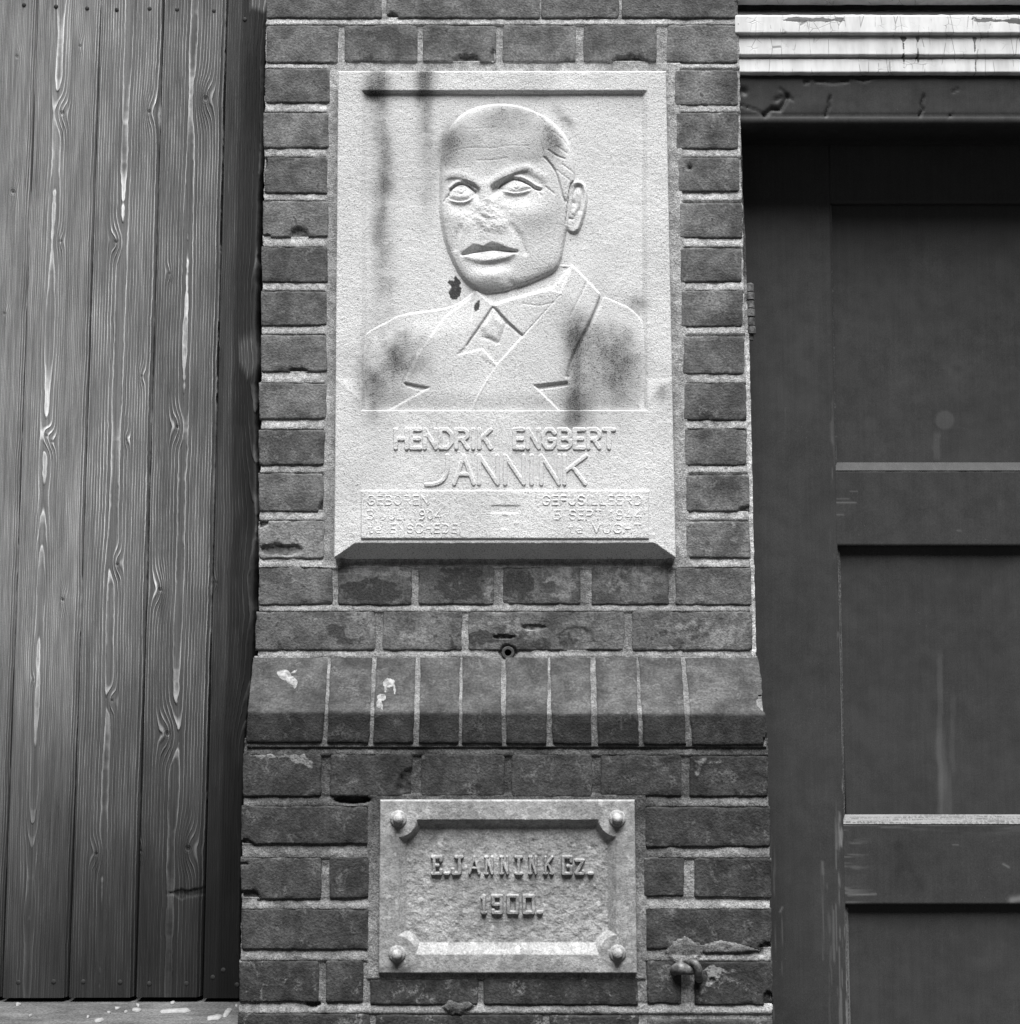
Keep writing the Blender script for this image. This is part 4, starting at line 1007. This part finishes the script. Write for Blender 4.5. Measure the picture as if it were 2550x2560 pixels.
# stile edge follows the moulding; rails butt against it
flat_panel('rail', 2073, 2075, 2760, 2760, 280, 508, YD, PAINT, door, None, .03)
flat_panel('panel', 2070, 2090, 2700, 2700, 500, 1162, YPN, PAINT, door, p1_stain, .012, .6, 4)
flat_panel('rail', 2085, 2089, 2760, 2760, 1176, 1364, YD+.001, PAINT, door, r1_stain, .03, step=3)
flat_panel('panel', 2088, 2116, 2700, 2700, 1356, 2042, YPN+.001, PAINT, door, p2_stain, .012, .6, 3.5)
flat_panel('rail', 2106, 2110, 2760, 2760, 2060, 2261, YD+.001, PAINT, door, r2_stain, .03, step=3)
flat_panel('panel', 2110, 2130, 2700, 2700, 2252, 2760, YPN+.001, PAINT, door, p3_stain, .012, .6, 3.5)
# chamfers that lead from rail or stile down to the panels: weathered, facing up
def strip(name, pa, pb, Ya, Yb, mat, parent, n=120, st=0.0, ny=6):
    """ruled strip between photograph polyline pa on plane Ya and pb on plane Yb"""
    t = np.linspace(0, 1, n); r = np.linspace(0, 1, ny)
    ax = np.interp(t, np.linspace(0, 1, len(pa)), [p[0] for p in pa]); ay = np.interp(t, np.linspace(0, 1, len(pa)), [p[1] for p in pa])
    bx_ = np.interp(t, np.linspace(0, 1, len(pb)), [p[0] for p in pb]); by_ = np.interp(t, np.linspace(0, 1, len(pb)), [p[1] for p in pb])
    A = np.stack(at(ax, ay, Ya), -1); B = np.stack(at(bx_, by_, Yb), -1)
    R = r[:, None, None]; W = A[None]*(1-R)+B[None]*R
    nz = .0005*fbm(ax[None]+0*R[..., 0], ay[None]+40*R[..., 0], 20, 7, 3)
    return grid_mesh(name, W[..., 0], W[..., 1]-nz, W[..., 2], mat, parent, attrs={'stain': np.full(W.shape[:2], st)})
strip('chamfer', [(2085, 1156), (2760, 1156)], [(2085, 1176), (2760, 1176)], YPN-.001, YD+.0005, PAINT, door, 200, .03)
strip('chamfer', [(2110, 2036), (2760, 2036)], [(2106, 2060), (2760, 2060)], YPN+.0005, YD+.0005, WORN, door, 200, .22)
strip('chamfer', [(2071, 508), (2083, 1172)], [(2079, 512), (2093, 1160)], YD+.0005, YPN-.001, WORN, door, 200, .10)
strip('chamfer', [(2087, 1366), (2104, 2056)], [(2101, 1380), (2113, 2040)], YD+.0005, YPN+.0005, WORN, door, 200, .16)
strip('chamfer', [(2106, 2262), (2118, 2760)], [(2120, 2270), (2131, 2760)], YD+.0005, YPN+.0005, WORN, door, 200, .2)
xd0 = float(at(1842, 1200, YD)[0]); xd1 = float(at(2760, 1200, YD)[0])
box_mesh('door_core', xd0, xd1, YD+.034, YD+.05, .02, float(at(2300, 290, YD)[2]), BLACK, door)
box_mesh('stile', float(at(2702, 1200, YD)[0]), xd1+.02, YD-.002, YD+.03, .02, float(at(2300, 285, YD)[2]), PAINT, door, .003)
# hinge: knuckles on a pin in the gap beside the pier
hy = .035
hg = lathe('hinge', [float(q) for q in at(1875, 780, hy)], [(.0001, 0), (.0001, .001)], IRON, door, 6)
def vtube(name, cx, y0, y1, r, Y, mat, parent, n=14):
    c0 = [float(q) for q in at(cx, y0, Y)]; c1 = [float(q) for q in at(cx, y1, Y)]
    V = []; Q = []
    prof_ = [(0.0002, 0), (r*.85, 0), (r, .06), (r, .94), (r*.85, 1), (.0002, 1)]
    for rr, f in prof_:
        for i in range(n):
            a_ = 2*math.pi*i/n; V.append((c0[0]+(c1[0]-c0[0])*f+rr*math.cos(a_), c0[1]+rr*math.sin(a_), c0[2]+(c1[2]-c0[2])*f))
    for j in range(len(prof_)-1):
        for i in range(n): Q.append((j*n+i, (j+1)*n+i, (j+1)*n+(i+1) % n, j*n+(i+1) % n))
    return mesh_np(name, V, Q, mat, parent, True, 50)
bpy.data.objects.remove(hg)
hinge = vtube('hinge', 1875, 708, 852, .0032, hy, IRON, door)
for j, (a, b) in enumerate(((710, 731), (733, 751), (753, 772), (774, 793), (795, 815), (817, 836))):
    k_ = vtube('knuckle', 1873+j*.8, a, b, .0072 if j % 2 else .0064, hy, IRON, None); k_.parent = hinge; k_.location = (0, 0, 0)
vtube('pin_head', 1877, 838, 851, .0040, hy, IRON, None).parent = hinge

# frame: white-puttied jamb edge and lintel
frame = empty('door_frame', (float(at(1880, 1200, .05)[0]), .05, 0))
tag(frame, 'narrow frame round the dark door: white putty line along the bricks and cracked dark lintel', 'door frame')
def jamb():
    ys = np.linspace(150, 1655, 420); s = np.linspace(0, 1, 7); S, PY = np.meshgrid(s, ys)
    xb = np.interp(PY, [150, 480, 600, 700, 850, 1100, 1300, 1655], [1850, 1857, 1864, 1866, 1873, 1879, 1883, 1891])
    PX = (xb-22)*(1-S)+(xb+1.3*fbm(0*PY, PY, 22, 3, 3))*S
    X, _, Z = at(PX, PY, .03)
    o = grid_mesh('jamb', X, .03-.0012*fbm(PX, PY, 14, 4, 3), Z, MORTAR, frame, skirt=.11, attrs={'tone': .10+.62*sstep(640, 900, PY+40*fbm(PX, PY, 30, 5, 2))})
jamb()
YLN = .013
def band(name, y0, y1, Ya, Yb, mat, parent, stainf=None, round_=1.5, x0=1838, x1=2760, prof_=None, depth=.06):
    PXs = np.linspace(x0, x1, 300); T = np.linspace(0, 1, 26); PX, TT = np.meshgrid(PXs, T)
    PY = y0+(y1-y0)*TT
    e0 = np.clip(1-TT*(y1-y0)/4, 0, 1); e1 = np.clip(1-(1-TT)*(y1-y0)/4, 0, 1)
    PY = PY+e0*1.6*fbm(PX, 0*PX, 22, int(y0+300), 3)+e1*1.3*fbm(PX, 0*PX, 30, int(y0+331), 3)
    Y = Ya+(Yb-Ya)*TT
    X, Yw, Z = at(PX, PY, Y)
    h = -round_*(e0**2+e1**2)+.4*fbm(PX, PY, 60, int(y0+353), 3)
    if prof_ is not None: h = h+prof_(TT, PX, PY)
    st = stainf(PX, PY) if stainf else np.zeros_like(PX)
    return grid_mesh(name, X, Yw-h/1000, Z, mat, parent, skirt=Ya+depth, attrs={'stain': st}, sharp=50)
def lint_stain(PX, PY): return -.06+.015*fbm(PX*.4, PY, 40, 90, 3)+.012*sstep(240, 262, PY+8*fbm(PX, 0*PX, 120, 9, 2))
def lint_prof(T, PX, PY):
    c = 0*PX
    for pts, dp, w_ in (([(2076, 242), (2071, 256), (2073, 264), (2064, 288)], 3, 3.2), ([(2310, 240), (2303, 262), (2308, 274), (2299, 288)], 3, 3), ([(1940, 250), (1968, 238)], 2, 5), ([(1912, 287), (1930, 272), (1950, 274), (1968, 244)], 4, 5), ([(1950, 222), (1982, 250)], 1.6, 3), ([(2040, 202), (2085, 206), (2120, 202)], 2, 4), ([(2140, 194), (2160, 201), (2180, 193)], 2, 4), ([(1848, 262), (1890, 275), (1912, 287)], 1.6, 2.5), ([(2012, 206), (2020, 204)], 2.5, 4), ([(1855, 226), (1860, 228)], 4, 8), ([(2380, 230), (2395, 223)], 1.5, 2.5), ([(2370, 292), (2383, 286)], 1.4, 2.5)):
        c = c-dp*np.exp(-(seg_dist(PX, PY, pts)/w_)**2)
    c = c+.5*np.exp(-((PY-300)/6)**2)-1.0*np.exp(-((PY-288)/3)**2)-2.2*sstep(304, 314, PY)
    return c
band('lintel', 188, 314, YLN, YLN, PAINT, frame, lint_stain, 2.0, prof_=lint_prof, depth=.06)
x0 = float(at(1838, 300, .05)[0]); x1 = float(at(2760, 300, .05)[0])
zl = float(at(1838, 314, YLN)[2])
cornice = empty('door_cornice', (float(at(2200, 182, 0)[0]), .02, float(at(2200, 182, 0)[2])))
tag(cornice, 'stepped white cornice with flaking paint above the dark door', 'cornice')
def pl1(PX, PY):
    s = .48*blob(PX, PY, 2030, 48, 120, 12, 1)+.50*blob(PX, PY, 2470, 50, 60, 13, 1)+.5*blob(PX, PY, 2548, 54, 26, 10, 1)-.12
    return s+.08*sstep(44, 36, PY)
def pl2(PX, PY):
    return -.20+.34*sstep(108, 98, PY)+scratch(PX, PY, [(2258, 85, 2260, 180, 5, .50), (2294, 85, 2296, 180, 4, .52), (2436, 95, 2440, 185, 4, .52)])
band('moulding', -60, 1, -.002, -.002, WHITE, cornice, None, 1.5, depth=.11)
band('moulding', -6, 32, .012, .012, BLACK, cornice, None, .5, depth=.08)  # black strip put in for the shade under the top moulding
band('moulding', 25, 38, .0115, .004, PAINT, cornice, None, .5, depth=.06)
band('moulding', 36, 84, .000, -.001, WHITE, cornice, pl1, 2.0, depth=.08)
band('moulding', 91, 139, .0045, .0035, WHITE, cornice, pl2, 2.0, depth=.06)
band('moulding', 146, 182, .0075, .0065, WHITE, cornice, pl2, 1.5, depth=.05)
box_mesh('cornice_core', x0, x1, .035, .30, zl+.02, float(at(1838, -70, .05)[2]), BLACK, cornice)
box_mesh('lintel_core', x0, x1, YLN+.006, .30, zl+.001, zl+.055, PAINT, frame)

# ------------------------------------------------------------------ small things on the pier
def tube(name, pts, radii, mat, parent=None, n=12, cap=True):
    pts = [Vector(p) for p in pts]; V = []; Q = []; up = Vector((0, 0, 1)); N = len(pts)
    for i, p in enumerate(pts):
        d = (pts[min(i+1, N-1)]-pts[max(i-1, 0)]).normalized(); s = d.cross(Vector((.13, .9, .31))).normalized(); u = s.cross(d)
        for j in range(n):
            a = 2*math.pi*j/n; V.append(p+(s*math.cos(a)+u*math.sin(a))*radii[i])
    for i in range(N-1):
        for j in range(n): Q.append((i*n+j, i*n+(j+1) % n, (i+1)*n+(j+1) % n, (i+1)*n+j))
    return mesh_np(name, [tuple(v) for v in V], Q, mat, parent, True)
def w3(px, py, Y): return tuple(float(q) for q in at(px, py, Y))
pc = w3(1270, 1632, 0)
pipe = lathe('wall_pipe', pc, [(.0042, -.03), (.0043, .0035), (.0050, .0048), (.0078, .0048), (.0086, .003), (.0088, -.012)], m_plain('pipe_iron', .075, .7), None, 24)
tag(pipe, 'stub of iron pipe with round open end in the joint above the plinth', 'pipe')
inner = lathe('bore', pc, [(.0043, -.0055), (.0001, -.0055)], BLACK, None, 24); inner.parent = pipe
st = empty('iron_staple', w3(1710, 2425, YL)); tag(st, 'rusty iron staple and ring fixed in the brick joint right of the name plate', 'staple')
pts = spline([w3(1684, 2428, YL+.006), w3(1690, 2424, YL-.004), w3(1702, 2421, YL-.009), w3(1718, 2424, YL-.011), w3(1736, 2424, YL-.009)], n=5)
N_ = len(pts); o = tube('bar', pts, [.0062+.0018*math.exp(-((i-N_*.45)/5)**2) for i in range(N_)], IRON); place(o, st)
pts = spline([w3(1722, 2412, YL+.006), w3(1725, 2407, YL-.008), w3(1734, 2405, YL-.015), w3(1743, 2416, YL-.018), w3(1747, 2430, YL-.016), w3(1748, 2444, YL-.006), w3(1747, 2450, YL+.008)], n=5)
o = tube('ring', pts, [.0050]*len(pts), IRON); place(o, st)
def dropping(cx, cy, blobs, label):
    V = []; T = []
    xs = np.arange(cx-45, cx+45, 1.6); ys = np.arange(cy-45, cy+45, 1.6); X, Y = np.meshgrid(xs, ys)
    f = np.zeros_like(X)
    for (bx_, by_, rx, ry, ro) in blobs: f = np.maximum(f, blob(X, Y, bx_, by_, rx, ry, 1, ro))
    f = f+.16*fbm(X, Y, 9, int(cx) % 50, 3)
    vis = f > .42; mask = vis[:-1, :-1] | vis[1:, :-1] | vis[1:, 1:] | vis[:-1, 1:]
    T_ = np.clip((Y-1644)/(1783-1644), 0, 1); Yp = -.006-(PL-.006)*T_
    Xw, Yw, Zw = at(X, Y, Yp)
    o = grid_mesh('bird_dropping', Xw, Yw-.0004-.0016*np.where(vis, np.clip(f-.42, 0, .6), -.6), Zw+.0002, DROP, None, mask=mask)
    tag(o, label, 'bird dropping', 'bird droppings on the plinth')
dropping(720, 1693, [(712, 1688, 20, 14, .3), (730, 1702, 18, 12, .6), (738, 1712, 5, 12, .2), (735, 1680, 10, 3, -.5)], 'large white bird dropping on the left corner brick of the plinth')
dropping(973, 1712, [(972, 1708, 16, 13, 0), (964, 1722, 3, 10, .1), (986, 1722, 3, 14, -.1)], 'upper white bird dropping on the third plinth brick')
dropping(950, 1752, [(954, 1744, 12, 10, .2), (948, 1760, 8, 12, 0), (955, 1768, 3, 8, 0)], 'lower smeared bird dropping on the third plinth brick')
